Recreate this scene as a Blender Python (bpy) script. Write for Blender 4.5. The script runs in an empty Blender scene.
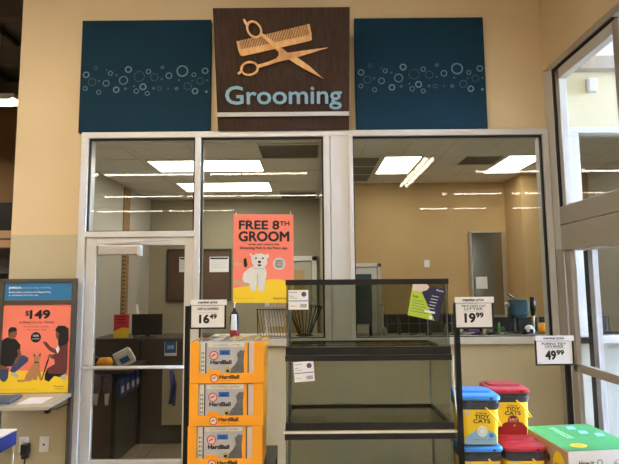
import bpy, bmesh, math, random
from mathutils import Vector, Matrix
random.seed(7)
D = bpy.data
sc = bpy.context.scene
COL = sc.collection
PI = math.pi

# ------------------------------------------------------------------ materials
def lin(c):
    return tuple(((v / 255) / 12.92 if v / 255 <= 0.04045 else ((v / 255 + 0.055) / 1.055) ** 2.4) for v in c)
MATS = {}
def mat(name, rgb, rough=0.55, metal=0.0, var=0.05, scale=6.0, bump=0.0, spec=0.5, stretch=None, var_rgb=None):
    """principled surface with a gentle procedural colour variation"""
    if name in MATS: return MATS[name]
    m = D.materials.new(name); m.use_nodes = True
    nt = m.node_tree; N = nt.nodes; L = nt.links
    b = N['Principled BSDF']
    b.inputs['Roughness'].default_value = rough
    b.inputs['Metallic'].default_value = metal
    b.inputs['Specular IOR Level'].default_value = spec
    c = lin(rgb)
    tc = N.new('ShaderNodeTexCoord'); mp = N.new('ShaderNodeMapping')
    L.new(tc.outputs['Object'], mp.inputs['Vector'])
    if stretch: mp.inputs['Scale'].default_value = stretch
    nz = N.new('ShaderNodeTexNoise'); nz.inputs['Scale'].default_value = scale; nz.inputs['Detail'].default_value = 4
    L.new(mp.outputs['Vector'], nz.inputs['Vector'])
    cr = N.new('ShaderNodeValToRGB')
    lo = lin(var_rgb) if var_rgb else tuple(v * (1 - var) for v in c)
    hi = c if var_rgb else tuple(min(1, v * (1 + var)) for v in c)
    cr.color_ramp.elements[0].position = 0.35; cr.color_ramp.elements[0].color = (*lo, 1)
    cr.color_ramp.elements[1].position = 0.65; cr.color_ramp.elements[1].color = (*hi, 1)
    L.new(nz.outputs['Fac'], cr.inputs['Fac']); L.new(cr.outputs['Color'], b.inputs['Base Color'])
    if bump:
        bp = N.new('ShaderNodeBump'); bp.inputs['Strength'].default_value = bump; bp.inputs['Distance'].default_value = 0.002
        n2 = N.new('ShaderNodeTexNoise'); n2.inputs['Scale'].default_value = scale * 12
        L.new(mp.outputs['Vector'], n2.inputs['Vector']); L.new(n2.outputs['Fac'], bp.inputs['Height']); L.new(bp.outputs['Normal'], b.inputs['Normal'])
    MATS[name] = m
    return m
def emit(name, rgb, s):
    m = D.materials.new(name); m.use_nodes = True
    nt = m.node_tree; nt.nodes.clear()
    e = nt.nodes.new('ShaderNodeEmission'); e.inputs['Color'].default_value = (*lin(rgb), 1); e.inputs['Strength'].default_value = s
    o = nt.nodes.new('ShaderNodeOutputMaterial'); nt.links.new(e.outputs[0], o.inputs[0])
    MATS[name] = m; return m
def glass(name, tint, ior=1.45, add=0.0):
    m = D.materials.new(name); m.use_nodes = True
    nt = m.node_tree; N = nt.nodes; N.clear(); L = nt.links
    t = N.new('ShaderNodeBsdfTransparent'); t.inputs['Color'].default_value = (*tint, 1)
    g = N.new('ShaderNodeBsdfGlossy'); g.inputs['Roughness'].default_value = 0.0
    f = N.new('ShaderNodeFresnel'); f.inputs['IOR'].default_value = ior
    mx = N.new('ShaderNodeMixShader'); o = N.new('ShaderNodeOutputMaterial')
    # a pane mirrors at its outer faces only (the far face of the thin sheet would otherwise act as water to air)
    ge = N.new('ShaderNodeNewGeometry'); a = N.new('ShaderNodeMath'); a.operation = 'SUBTRACT'; a.inputs[0].default_value = 1
    L.new(ge.outputs['Backfacing'], a.inputs[1])
    b_ = N.new('ShaderNodeMath'); b_.operation = 'MULTIPLY'; L.new(f.outputs[0], b_.inputs[0]); L.new(a.outputs[0], b_.inputs[1])
    L.new(b_.outputs[0], mx.inputs[0])
    L.new(t.outputs[0], mx.inputs[1]); L.new(g.outputs[0], mx.inputs[2]); L.new(mx.outputs[0], o.inputs[0])
    MATS[name] = m; return m

def tile_mat(name, rgb, grout, w, h, mortar, rough=0.4):
    m = D.materials.new(name); m.use_nodes = True
    nt = m.node_tree; N = nt.nodes; L = nt.links; b = N['Principled BSDF']
    b.inputs['Roughness'].default_value = rough
    tc = N.new('ShaderNodeTexCoord'); mp = N.new('ShaderNodeMapping')
    L.new(tc.outputs['Object'], mp.inputs['Vector'])
    br = N.new('ShaderNodeTexBrick'); br.offset = 0; br.inputs['Scale'].default_value = 1
    br.inputs['Brick Width'].default_value = w; br.inputs['Row Height'].default_value = h; br.inputs['Mortar Size'].default_value = mortar
    c = lin(rgb)
    br.inputs['Color1'].default_value = (*c, 1); br.inputs['Color2'].default_value = (*[v * 0.93 for v in c], 1); br.inputs['Mortar'].default_value = (*lin(grout), 1)
    L.new(mp.outputs[0], br.inputs['Vector']); L.new(br.outputs['Color'], b.inputs['Base Color'])
    MATS[name] = m; return m, mp

tan = mat('tan_paint', (222, 198, 158), 0.75, var=0.02, scale=2, bump=0.05)
khaki = mat('khaki_paint', (196, 184, 152), 0.7, var=0.03, scale=2, bump=0.05)
ochre = mat('ochre_paint', (198, 166, 116), 0.7, var=0.03, scale=1.5)
olive = mat('olive_paint', (160, 152, 128), 0.7, var=0.03, scale=1.5)
greywall = mat('grey_paint', (188, 184, 172), 0.7, var=0.03, scale=1.5)
pale = mat('pale_green_paint', (216, 208, 176), 0.7, var=0.02, scale=2)
alu = mat('painted_frame', (212, 210, 206), 0.42, metal=0.15, var=0.02, scale=3)
alu_dark = mat('bronze_frame', (182, 174, 164), 0.38, metal=0.35, var=0.03, scale=3)
gasket = mat('rubber_gasket', (18, 20, 26), 0.6)
steel = mat('brushed_steel', (196, 192, 186), 0.32, metal=0.7, var=0.05, scale=20, stretch=(1, 1, 12))
teal = mat('teal_board', (16, 50, 68), 0.8, spec=0.2, var=0.04, scale=3)
teal_r = mat('teal_print', (98, 124, 138), 0.6)
teal_f = mat('teal_faint_print', (52, 80, 94), 0.6)
wood = mat('dark_walnut', (70, 48, 36), 0.7, spec=0.2, scale=9, stretch=(9, 1, 0.7), var_rgb=(50, 36, 29))
wood_d = mat('walnut_ring_print', (44, 32, 26), 0.5)
maple = mat('light_maple', (232, 182, 122), 0.5, scale=7, stretch=(3, 1, 1), var_rgb=(212, 156, 98))
signblue = mat('letter_blue', (138, 178, 200), 0.45)
white = mat('white_paper', (240, 240, 244), 0.6, var=0.01)
offwhite = mat('white_plastic', (226, 224, 216), 0.4, var=0.02)
black = mat('black_plastic', (16, 16, 17), 0.35, var=0.1)
blackm = mat('black_metal', (20, 20, 22), 0.4, metal=0.4, var=0.1)
ink = mat('black_ink', (18, 18, 26), 0.6)
greyink = mat('grey_ink', (96, 96, 104), 0.6)
darkbrown = mat('dark_laminate', (58, 52, 47), 0.35, var=0.08, scale=4)
brown = mat('brown_board', (86, 64, 48), 0.6, var=0.1, scale=4)
coral = mat('coral_paper', (244, 130, 106), 0.6, var=0.01)
yellow = mat('yellow_paper', (246, 206, 40), 0.6, var=0.01)
bluep = mat('blue_header', (44, 120, 176), 0.5, var=0.03)
orange = mat('orange_card', (250, 168, 36), 0.55, var=0.02)
skin = mat('print_skin', (132, 82, 60), 0.6)
skin2 = mat('print_skin_light', (214, 160, 130), 0.6)
denim = mat('print_denim', (60, 74, 112), 0.6)
maroon = mat('print_maroon', (104, 50, 54), 0.6)
fawn = mat('print_fawn', (186, 132, 88), 0.6)
furw = mat('print_white_fur', (230, 228, 222), 0.6, scale=60, var=0.05)
furs = mat('print_grey_fur', (196, 192, 186), 0.6)
litgrey = mat('silver_print', (186, 188, 196), 0.5, var=0.08, scale=14)
litdark = mat('smoke_print', (104, 106, 110), 0.5, var=0.15, scale=30)
red = mat('red_print', (206, 44, 56), 0.5)
dred = mat('dark_red_print', (150, 26, 32), 0.5)
bblue = mat('bright_blue_print', (28, 100, 190), 0.5)
lidblue = mat('blue_lid', (56, 138, 216), 0.38, var=0.03)
lidred = mat('red_lid', (168, 36, 54), 0.38, var=0.03)
pail = mat('charcoal_pail', (62, 66, 78), 0.45, var=0.04)
pailyel = mat('yellow_label', (250, 212, 40), 0.45, var=0.02)
waveb = mat('pale_blue_print', (150, 196, 232), 0.45)
green = mat('green_box_print', (70, 152, 86), 0.5, var=0.04)
kraft = mat('kraft_cardboard', (190, 154, 122), 0.7, var=0.05)
lime = mat('lime_paper', (172, 200, 52), 0.6)
navy = mat('navy_paper', (28, 30, 70), 0.6)
pinkish = mat('pink_paper', (222, 204, 200), 0.6)
royal = mat('royal_blue_card', (42, 60, 140), 0.5)
shelfm = mat('shelf_laminate', (178, 172, 158), 0.3, var=0.03)
kioskm = mat('kiosk_frame_metal', (92, 88, 80), 0.45, metal=0.5, var=0.04)
darkteal = mat('dark_teal_plastic', (40, 74, 84), 0.4)
storedark = mat('dark_ceiling_deck', (92, 82, 70), 0.9, var=0.1, scale=2)
storewall = mat('brown_store_wall', (150, 116, 78), 0.85, var=0.05, scale=1)
gond = mat('grey_shelf_back', (84, 82, 80), 0.7, var=0.05)
purple = mat('dark_purple_bag', (100, 82, 98), 0.4, var=0.2, scale=30)
bagblue = mat('blue_bag', (40, 70, 150), 0.35, var=0.3, scale=25)
pave = mat('concrete_paving', (190, 188, 182), 0.9, var=0.05, scale=2)
tanksil = mat('silicone_seam', (120, 140, 160), 0.3)
ledgem = mat('pale_ledge', (210, 204, 190), 0.5)
panel_e = emit('salon_light_glow', (255, 247, 236), 7.5)
tube_e = emit('tube_glow', (255, 241, 218), 22.0)
win_g = glass('window_glass', (0.93, 0.95, 0.93), 1.5, 0.0)
door_g = glass('door_glass', (0.80, 0.80, 0.78), 1.5, 0.0)
tank_g = glass('tank_glass', (0.79, 0.80, 0.76), 1.35, 0.0)
side_g = glass('vestibule_glass', (0.95, 0.96, 0.98), 1.5, 0.0)
film = glass('clear_wrap', (0.92, 0.93, 0.93), 1.4, 0.0)
floor_m, _ = tile_mat('beige_floor_tile', (164, 148, 124), (132, 118, 98), 0.61, 0.61, 0.006, 0.25)
ceil_m, _ = tile_mat('acoustic_tile', (232, 230, 224), (214, 210, 202), 0.61, 1.22, 0.012, 0.9)
dtile, mp_ = tile_mat('dark_wall_tile', (44, 48, 54), (120, 122, 124), 0.2, 0.2, 0.008, 0.2)
mp_.inputs['Rotation'].default_value = (PI / 2, 0, 0)

# ------------------------------------------------------------------ geometry
BASE = {}
class Frame:                                    # a flat face: origin at lower left, u right, v up, n towards the viewer
    def __init__(s, o, u=(1, 0, 0), v=(0, 0, 1)):
        s.o = Vector(o); s.u = Vector(u).normalized(); s.v = Vector(v).normalized(); s.n = s.u.cross(s.v)
    def p(s, a, b, c=0): return s.o + s.u * a + s.v * b + s.n * c
TXT = {}
def text_mesh(s, bold):
    k = (s, bold)
    if k in TXT: return TXT[k]
    cu = D.curves.new('t', 'FONT'); cu.body = s; cu.resolution_u = 3;  cu.size = 1
    o = D.objects.new('t', cu); COL.objects.link(o)
    dg = bpy.context.evaluated_depsgraph_get(); dg.update()
    me = D.meshes.new_from_object(o.evaluated_get(dg))
    vs = [(v.co.x, v.co.y) for v in me.vertices]; fs = [tuple(p.vertices) for p in me.polygons]
    D.objects.remove(o); D.curves.remove(cu); D.meshes.remove(me)
    TXT[k] = (vs, fs); return TXT[k]
class MB:
    def __init__(s): s.v = []; s.f = []; s.m = []; s.mats = []
    def mi(s, m):
        if m not in s.mats: s.mats.append(m)
        return s.mats.index(m)
    def add(s, vs, fs, m):
        k = len(s.v); i = s.mi(m); s.v += [Vector(v) for v in vs]
        for f in fs: s.f.append([k + a for a in f]); s.m.append(i)
        return s
    def box(s, a, b, m):
        x0, y0, z0 = [min(p, q) for p, q in zip(a, b)]; x1, y1, z1 = [max(p, q) for p, q in zip(a, b)]
        return s.add([(x0, y0, z0), (x1, y0, z0), (x1, y1, z0), (x0, y1, z0), (x0, y0, z1), (x1, y0, z1), (x1, y1, z1), (x0, y1, z1)],
                     [(0, 3, 2, 1), (4, 5, 6, 7), (0, 1, 5, 4), (1, 2, 6, 5), (2, 3, 7, 6), (3, 0, 4, 7)], m)
    def obox(s, fr, u0, v0, u1, v1, c0, c1, m):
        return s.poly(fr, [(u0, v0), (u1, v0), (u1, v1), (u0, v1)], m, c0, c1)
    def poly(s, fr, pts, m, c0=0.0, c1=0.0005):   # prism of a 2d outline
        ar = sum(pts[i][0] * pts[(i + 1) % len(pts)][1] - pts[(i + 1) % len(pts)][0] * pts[i][1] for i in range(len(pts)))
        if ar < 0: pts = pts[::-1]
        n = len(pts)
        vs = [fr.p(a, b, c0) for a, b in pts] + [fr.p(a, b, c1) for a, b in pts]
        fs = [tuple(range(n))[::-1], tuple(range(n, 2 * n))] + [(i, (i + 1) % n, n + (i + 1) % n, n + i) for i in range(n)]
        return s.add(vs, fs, m)
    def flat(s, fr, pts, m, layer=1): return s.poly(fr, pts, m, 0.0, 0.0007 * layer)
    def ell(s, fr, cx, cy, rx, ry, m, layer=1, n=24, rot=0, c0=0.0):
        ca, sa = math.cos(rot), math.sin(rot)
        return s.poly(fr, [(cx + rx * math.cos(2 * PI * i / n) * ca - ry * math.sin(2 * PI * i / n) * sa, cy + rx * math.cos(2 * PI * i / n) * sa + ry * math.sin(2 * PI * i / n) * ca) for i in range(n)], m, c0, 0.0007 * layer)
    def ring(s, fr, cx, cy, r, w, m, c1=0.0007, n=24, ry=None, rot=0):
        ry = ry or r; ca, sa = math.cos(rot), math.sin(rot)
        def q(a, k): 
            x, y = (r - w * k) * math.cos(a), (ry - w * k) * math.sin(a); return (cx + x * ca - y * sa, cy + x * sa + y * ca)
        A = [q(2 * PI * i / n, 0) for i in range(n)]; B = [q(2 * PI * i / n, 1) for i in range(n)]
        vs = [fr.p(a, b, c1) for a, b in A] + [fr.p(a, b, c1) for a, b in B] + [fr.p(a, b, 0) for a, b in A] + [fr.p(a, b, 0) for a, b in B]
        fs = []
        for i in range(n):
            j = (i + 1) % n
            fs += [(i, j, n + j, n + i), (2 * n + i, 2 * n + j, j, i), (n + i, n + j, 3 * n + j, 3 * n + i)]
        return s.add(vs, fs, m)
    def text(s, fr, t, u0, v0, u1, v1, m, bold=0.0, c0=0.0002, c1=0.0012):
        """lettering fitted into the rectangle u0..u1, v0..v1"""
        vs, fs = text_mesh(t, bold)
        if not vs: return s
        xs = [a for a, b in vs]; ys = [b for a, b in vs]
        X0, X1, Y0, Y1 = min(xs), max(xs), min(ys), max(ys)
        P = [(u0 + (a - X0) / (X1 - X0) * (u1 - u0), v0 + (b - Y0) / (Y1 - Y0) * (v1 - v0)) for a, b in vs]
        k = bold * (v1 - v0) * 1.5                   # heavy strokes: the outline repeated around itself
        for j, (da, db) in enumerate([(0, 0)] + ([(k, 0), (-k, 0), (0, k), (0, -k), (k * .7, k * .7), (-k * .7, k * .7), (k * .7, -k * .7), (-k * .7, -k * .7)] if bold >= 0.01 else [])):
            s.add([fr.p(a + da, b + db, c1 - 0.00001 * j) for a, b in P], fs, m)
        if c1 > 0.003:                               # raised letters get side walls
            ed = {}
            for f in fs:
                for i in range(len(f)):
                    e = (f[i], f[(i + 1) % len(f)]); ed[e] = 1
            n = len(P); vs2 = [fr.p(a, b, c1) for a, b in P] + [fr.p(a, b, c0) for a, b in P]
            s.add(vs2, [(e[1], e[0], n + e[0], n + e[1]) for e in ed if (e[1], e[0]) not in ed], m)
        return s
    def tube(s, pts, r, m, n=8, cap=True):
        pts = [Vector(p) for p in pts]; k = len(s.v); rings = []; vs = []; fs = []
        rr = r if isinstance(r, (list, tuple)) else [r] * len(pts)
        for i, p in enumerate(pts):
            t = (pts[min(i + 1, len(pts) - 1)] - pts[max(i - 1, 0)]).normalized()
            a = t.cross(Vector((0, 0, 1)));
            if a.length < 0.1: a = t.cross(Vector((0, 1, 0)))
            a.normalize(); b = t.cross(a)
            vs += [p + a * math.cos(2 * PI * j / n) * rr[i] + b * math.sin(2 * PI * j / n) * rr[i] for j in range(n)]
        for i in range(len(pts) - 1):
            for j in range(n): fs.append((i * n + j, i * n + (j + 1) % n, (i + 1) * n + (j + 1) % n, (i + 1) * n + j))
        if cap: fs += [tuple(range(n))[::-1], tuple((len(pts) - 1) * n + j for j in range(n))]
        return s.add(vs, fs, m)
    def lathe(s, c, prof, m, n=20):
        """prof: (radius, z) pairs from bottom to top"""
        vs = []; fs = []
        for r, z in prof: vs += [Vector(c) + Vector((r * math.cos(2 * PI * j / n), r * math.sin(2 * PI * j / n), z)) for j in range(n)]
        for i in range(len(prof) - 1):
            for j in range(n): fs.append((i * n + j, i * n + (j + 1) % n, (i + 1) * n + (j + 1) % n, (i + 1) * n + j))
        fs += [tuple(range(n))[::-1], tuple((len(prof) - 1) * n + j for j in range(n))]
        return s.add(vs, fs, m)
    def rrect(s, c, prof, m, seg=4):
        """stack of rounded rectangles: prof = (half width, half depth, corner radius, z)"""
        vs = []; fs = []; n = 4 * (seg + 1)
        for hx, hy, r, z in prof:
            for q, (sx, sy) in enumerate([(1, 1), (-1, 1), (-1, -1), (1, -1)]):
                for k in range(seg + 1):
                    a = q * PI / 2 + k * PI / 2 / seg
                    vs.append(Vector(c) + Vector((sx * (hx - r) + r * math.cos(a), sy * (hy - r) + r * math.sin(a), z)))
        for i in range(len(prof) - 1):
            for j in range(n): fs.append((i * n + j, i * n + (j + 1) % n, (i + 1) * n + (j + 1) % n, (i + 1) * n + j))
        fs += [tuple(range(n))[::-1], tuple((len(prof) - 1) * n + j for j in range(n))]
        return s.add(vs, fs, m)
    def build(s, name, parent=None, bevel=0.0, smooth=False, loc=None, **props):
        base = BASE.get(parent.name, Vector()) if parent else Vector()
        lo = Vector([min(v[i] for v in s.v) for i in range(3)]); hi = Vector([max(v[i] for v in s.v) for i in range(3)])
        org = Vector(loc) if loc else Vector(((lo.x + hi.x) / 2, (lo.y + hi.y) / 2, lo.z))
        me = D.meshes.new(name); me.from_pydata([v - org for v in s.v], [], s.f)
        for m in s.mats: me.materials.append(m)
        for p, i in zip(me.polygons, s.m): p.material_index = i; p.use_smooth = smooth
        me.update()
        o = D.objects.new(name, me); COL.objects.link(o)
        BASE[o.name] = org
        if parent: o.parent = parent
        o.location = org - base
        if bevel:
            b = o.modifiers.new('bevel', 'BEVEL'); b.width = bevel; b.segments = 2; b.limit_method = 'ANGLE'
        for k, v in props.items(): o[k] = v
        return o
def thing(name, loc, label=None, category=None, group=None, kind=None):
    o = D.objects.new(name, None); COL.objects.link(o); o.location = loc; BASE[o.name] = Vector(loc)
    o.empty_display_size = 0.05
    for k, v in (('label', label), ('category', category), ('group', group), ('kind', kind)):
        if v: o[k] = v
    return o
def copy_tree(o, loc=None, label=None, parent=None):
    c = o.copy(); COL.objects.link(c); c.parent = parent
    if loc is not None: c.location = loc
    if label: c['label'] = label
    for ch in list(o.children): copy_tree(ch, parent=c)
    return c
S = dict(kind='structure')

# ================================================================== SETTING
CH = 5.6
MB().box((-12, -17, -0.1), (10, 1.1, 0), floor_m).box((-12, 1.1, -0.1), (5.05, 10.5, 0), floor_m).build('floor', **S)
MB().box((10, -17, -0.12), (40, 1.1, -0.02), pave).box((5.05, 1.1, -0.12), (40, 30, -0.02), pave).build('floor', kind='structure')
MB().box((-12, -17, CH), (10, 1.1, CH + 0.1), storedark).box((-12, 1.1, CH), (5.05, 10.5, CH + 0.1), storedark).build('ceiling', **S)
MB().box((-12.1, -17, 0), (-12, 10.5, CH), storewall).build('wall_left', **S)
MB().box((-12, -17.1, 0), (10, -17, CH), storewall).build('wall_back', **S)
MB().box((-12, 10.5, 0), (5.05, 10.6, CH), storewall).build('wall_far', **S)
# store side facing the street: low wall, upper wall and columns, glazing between
w = MB(); w.box((10, -17, 0), (10.15, 1.1, CH), tan); w.box((5.05, 1.0, 3.4), (10, 1.15, CH), tan); w.box((5.0, 4.1, 0), (5.1, 10.5, CH), tan)
for x in (5.05, 6.7, 8.35, 9.92): w.box((x, 1.03, 0), (x + 0.08, 1.13, 3.4), alu_dark)
w.build('wall_right', **S)
# roof beams of the store
b = MB()
for y in (-14, -10.5, -7, -3.5, 0): b.box((-12, y, CH - 0.45), (10, y + 0.12, CH - 0.15), storedark)
for y in (4.6, 6.2, 7.6, 9): b.box((-12, y, CH - 0.45), (-2.6, y + 0.12, CH - 0.15), storedark)
for x in range(-12, 10, 1):
    b.box((x, -17, CH - 0.14), (x + 0.35, 1.0, CH - 0.08), storedark)
    if x < -3: b.box((x, 3.9, CH - 0.14), (x + 0.35, 10.5, CH - 0.08), storedark)
b.build('trim_1', **S)

# the salon front wall: tan above, khaki below z 2.06
FX0, FX1 = -1.845, 1.95
w = MB()
w.box((-2.40, 4.0, 2.06), (FX0, 4.12, CH), tan); w.box((-2.40, 4.0, 0), (FX0, 4.12, 2.06), khaki)
w.box((FX0, 4.0, 2.89), (5.0, 4.12, CH), tan)
w.box((-0.873, 4.0, 0), (1.95, 4.12, 1.17), khaki)
w.box((1.95, 4.0, 0), (2.06, 4.12, 2.89), alu)
w.build('wall_front', **S)
w = MB(); w.box((2.06, 3.99, 0), (5.0, 4.12, 1.17), greywall); w.box((1.97, 3.985, 2.89), (5.0, 3.999, 3.37), pale)
w.build('wall_vestibule', **S)
# store wall above the vestibule glazing
MB().box((1.95, 1.0, 3.39), (2.07, 4.0, CH), tan).box((2.07, 1.0, 3.95), (5.05, 1.1, CH), tan).build('wall_side', **S)

def bars(lst, m, name, parent=None, bevel=0.003, **p):
    x = MB()
    for a, b_ in lst: x.box(a, b_, m)
    return x.build(name, parent, bevel=bevel, **p)
# storefront frame around door and windows
fy0, fy1 = 3.955, 4.1
bars([((FX0, fy0, 2.84), (1.945, fy1, 2.89)), ((FX0, fy0, 0), (-1.785, fy1, 2.84)), ((-0.921, fy0, 0), (-0.873, fy1, 2.84)),
      ((-1.785, fy0, 2.03), (-0.921, fy1, 2.078)), ((-0.873, fy0, 1.17), (0.117, fy1, 1.225)),
      ((0.355, fy0, 1.17), (1.896, fy1, 1.225)), ((1.896, fy0, 1.17), (1.945, fy1, 2.84))], alu, 'trim_2', **S)
bars([((0.117, fy0 - 0.01, 1.17), (0.168, fy1, 2.84)), ((0.172, fy0, 1.17), (0.351, fy1, 2.84)), ((0.355 - 0.035, fy0 - 0.01, 1.17), (0.355, fy1, 2.84))], alu, 'trim_3', **S)
g = MB()
for x0, z0, x1, z1 in ((-1.785, 2.078, -0.921, 2.84), (-0.873, 1.225, 0.117, 2.84), (0.355, 1.225, 1.896, 2.84)):
    t = 0.014
    g.box((x0, 3.975, z1 - t), (x1, 4.0, z1), gasket); g.box((x0, 3.975, z0), (x0 + t * .7, 4.0, z1), gasket); g.box((x1 - t, 3.975, z0), (x1, 4.0, z1), gasket)
    g.box((x0, 3.975, z0), (x1, 4.0, z0 + 0.006), gasket)
g.build('trim_4', **S)
for i, (x0, z0, x1, z1) in enumerate(((-1.785, 2.078, -0.921, 2.84), (-0.873, 1.225, 0.117, 2.84), (0.355, 1.225, 1.896, 2.84))):
    MB().box((x0, 4.0, z0), (x1, 4.008, z1), win_g).build('window_%d' % (i + 1), **S)

# glass door to the salon
d = thing('door_1', (-1.35, 4.0, 0), kind='structure')
bars([((-1.78, 3.975, 0.01), (-1.70, 4.02, 2.03)), ((-0.995, 3.975, 0.01), (-0.925, 4.02, 2.03))], alu, 'stile', d)
bars([((-1.70, 3.975, 1.965), (-0.995, 4.02, 2.03)), ((-1.70, 3.975, 0.01), (-0.995, 4.02, 0.318))], alu, 'rail', d)
MB().box((-1.70, 3.99, 0.318), (-0.995, 3.998, 1.965), door_g).build('door_pane', d)
pb = MB(); pb.tube([(-1.74, 3.90, 1.026), (-0.965, 3.90, 1.026)], 0.013, alu, 10)
for x in (-1.74, -0.965): pb.tube([(x, 3.98, 1.026), (x, 3.895, 1.026)], 0.012, steel, 8)
pb.build('push_bar', d, smooth=True)
bars([((-1.655, 3.90, 1.888), (-1.335, 3.965, 1.962))], steel, 'door_closer', d, bevel=0.006)
ca = MB(); ca.box((-1.345, 3.895, 1.88), (-1.325, 3.967, 1.965), alu); ca.obox(Frame((-1.4, 3.93, 1.985), (1, 0, 0.03), (0, 1, 0)), 0, -0.01, 0.30, 0.012, 0, 0.007, steel)
ca.obox(Frame((-1.62, 3.95, 1.975), (1, 0, 0.05), (0, 1, 0)), 0, -0.01, 0.26, 0.012, 0, 0.007, steel)
ca.build('closer_arm', d)

# ---- vestibule glazing on the plane x = 1.95
VX0, VX1 = 1.95, 2.03
f = []
f += [((VX0, 1.0, 3.34), (VX1, 3.92, 3.39)), ((VX0, 3.845, 0), (VX1, 3.999, 1.9))]
f += [((VX0, 2.99, 2.22), (VX1, 3.06, 3.30)), ((VX0, 1.0, 0), (VX1, 1.08, 3.30))]
bars(f, alu_dark, 'trim_5', **S)
bars([((VX0 - 0.01, 1.08, 1.885), (VX1 + 0.06, 3.845, 2.08)), ((VX0 - 0.01, 1.08, 2.086), (VX1 + 0.06, 3.845, 2.225))], alu_dark, 'trim_6', **S)
g = MB()
for y0, y1 in ((1.08, 2.99), (3.06, 3.845)):
    g.box((VX0 + 0.01, y0, 3.322), (VX0 + 0.05, y1, 3.34), gasket)
g.box((VX0 + 0.005, 3.845, 2.22), (VX0 + 0.05, 3.865, 3.34), gasket)
g.build('trim_7', **S)
bars([((VX0 + 0.02, 3.06, 3.24), (VX1, 3.833, 3.34)), ((VX0 + 0.02, 3.795, 2.22), (VX1, 3.845, 3.34)), ((VX0, 3.865, 1.9), (VX1, 3.999, 3.36))], alu, 'trim_8', **S)
for i, (y0, y1) in enumerate(((1.08, 2.99), (3.06, 3.795))):
    MB().box((VX0 + 0.03, y0, 2.22), (VX0 + 0.038, y1, 3.24), side_g).build('window_%d' % (i + 4), **S)
# sliding leaves with a mid rail
for i, (y0, y1, xo) in enumerate(((2.35, 3.80, 0.0), (1.12, 2.3, 0.0))):
    d = thing('door_%d' % (i + 2), (VX0 + 0.03, y1, 0), kind='structure')
    bars([((VX0 + 0.005, y1 - 0.05, 0.01), (VX0 + 0.045, y1 + 0.03, 1.88)), ((VX0 + 0.005, y0, 0.01), (VX0 + 0.045, y0 + 0.06, 1.88))], alu_dark, 'stile', d)
    bars([((VX0 + 0.005, y0, 0.99), (VX0 + 0.045, y1, 1.05)), ((VX0 + 0.005, y0, 0.01), (VX0 + 0.045, y1, 0.2))], alu_dark, 'rail', d)
    MB().box((VX0 + 0.02, y0 + 0.06, 0.2), (VX0 + 0.028, y1 - 0.05, 1.88), side_g).build('door_pane', d)
# second leaf standing behind the first, its edge seen through the glass
d = thing('door_4', (2.09, 3.6, 0), kind='structure')
MB().box((2.08, 3.74, 0.01), (2.13, 3.80, 1.88), gasket).box((2.08, 3.68, 0.01), (2.12, 3.74, 1.88), alu).build('stile', d)
MB().box((2.095, 2.4, 0.01), (2.103, 3.68, 1.88), side_g).build('door_pane', d)
# vestibule: window on the salon side, soffit, bulkhead, outer glazing
bars([((2.06, 3.93, 1.17), (2.175, 4.06, 2.84)), ((2.06, 3.93, 2.84), (4.9, 4.06, 2.89)), ((2.06, 3.93, 1.17), (4.9, 4.06, 1.225)), ((4.85, 3.93, 1.17), (4.9, 4.06, 2.89))], alu, 'trim_9', **S)
MB().box((2.175, 4.0, 1.225), (4.85, 4.008, 2.84), win_g).build('window_7', **S)
MB().box((2.06, 3.9, 3.37), (5.0, 3.99, 3.475), alu_dark).build('trim_10', **S)
MB().box((2.07, 1.0, 3.95), (5.05, 4.0, 4.02), white).build('ceiling', **S)
MB().box((2.07, 3.94, 3.475), (5.0, 3.985, 3.95), white).build('wall_upper', **S)
bars([((4.95, 1.0, 0), (5.05, 1.1, 3.95)), ((4.95, 2.5, 0), (5.05, 2.58, 3.95)), ((4.95, 3.9, 0), (5.05, 4.0, 3.95)), ((4.95, 1.1, 2.2), (5.05, 3.9, 2.3))], alu, 'trim_11', **S)
MB().box((4.99, 1.1, 0), (5.0, 3.9, 3.95), side_g).build('window_8', **S)

# ---- the salon behind the glass: left room
SZ = 2.9
MB().box((-2.42, 4.12, 0), (-2.34, 7.4, 3.0), greywall).build('wall_left', kind='structure')
MB().box((-2.42, 7.3, 0), (0.25, 7.4, 3.0), olive).build('wall_back', kind='structure')
MB().box((0.15, 4.12, 0), (0.33, 9.5, 3.6), olive).build('wall_partition', **S)
MB().box((-2.34, 4.12, SZ), (0.15, 7.3, SZ + 0.05), ceil_m).build('ceiling', kind='structure')
t = MB()
for x in (-1.645, -0.48): t.box((x - 0.012, 4.12, SZ - 0.004), (x + 0.012, 7.3, SZ), offwhite)
for y in (4.32, 4.9, 5.44, 6.02, 6.64): t.box((-2.34, y - 0.012, SZ - 0.005), (0.15, y + 0.012, SZ), offwhite)
t.build('trim_12', **S)
# right room, taller and deeper
RZ = 3.55
MB().box((0.33, 9.42, 0), (5.0, 9.5, 3.6), ochre).build('wall_back', kind='structure')
MB().box((4.9, 4.12, 0), (5.0, 9.5, 3.6), greywall).build('wall_right', kind='structure')
MB().box((3.72, 8.66, 0), (4.9, 9.42, RZ), ochre).build('wall_closet', **S)
MB().box((0.33, 4.12, RZ), (4.9, 9.42, RZ + 0.05), ceil_m).build('ceiling', kind='structure')
t = MB()
for x in (1.12, 1.75, 2.38, 2.99, 3.6, 4.2): t.box((x - 0.012, 4.12, RZ - 0.004), (x + 0.012, 9.42, RZ), offwhite)
for y in (6.1, 7.35, 8.6): t.box((0.33, y - 0.012, RZ - 0.005), (4.9, y + 0.012, RZ), offwhite)
t.build('trim_13', **S)
MB().box((0.33, 9.39, 0.1), (3.72, 9.42, 1.07), dtile).build('trim_14', **S)
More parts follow.
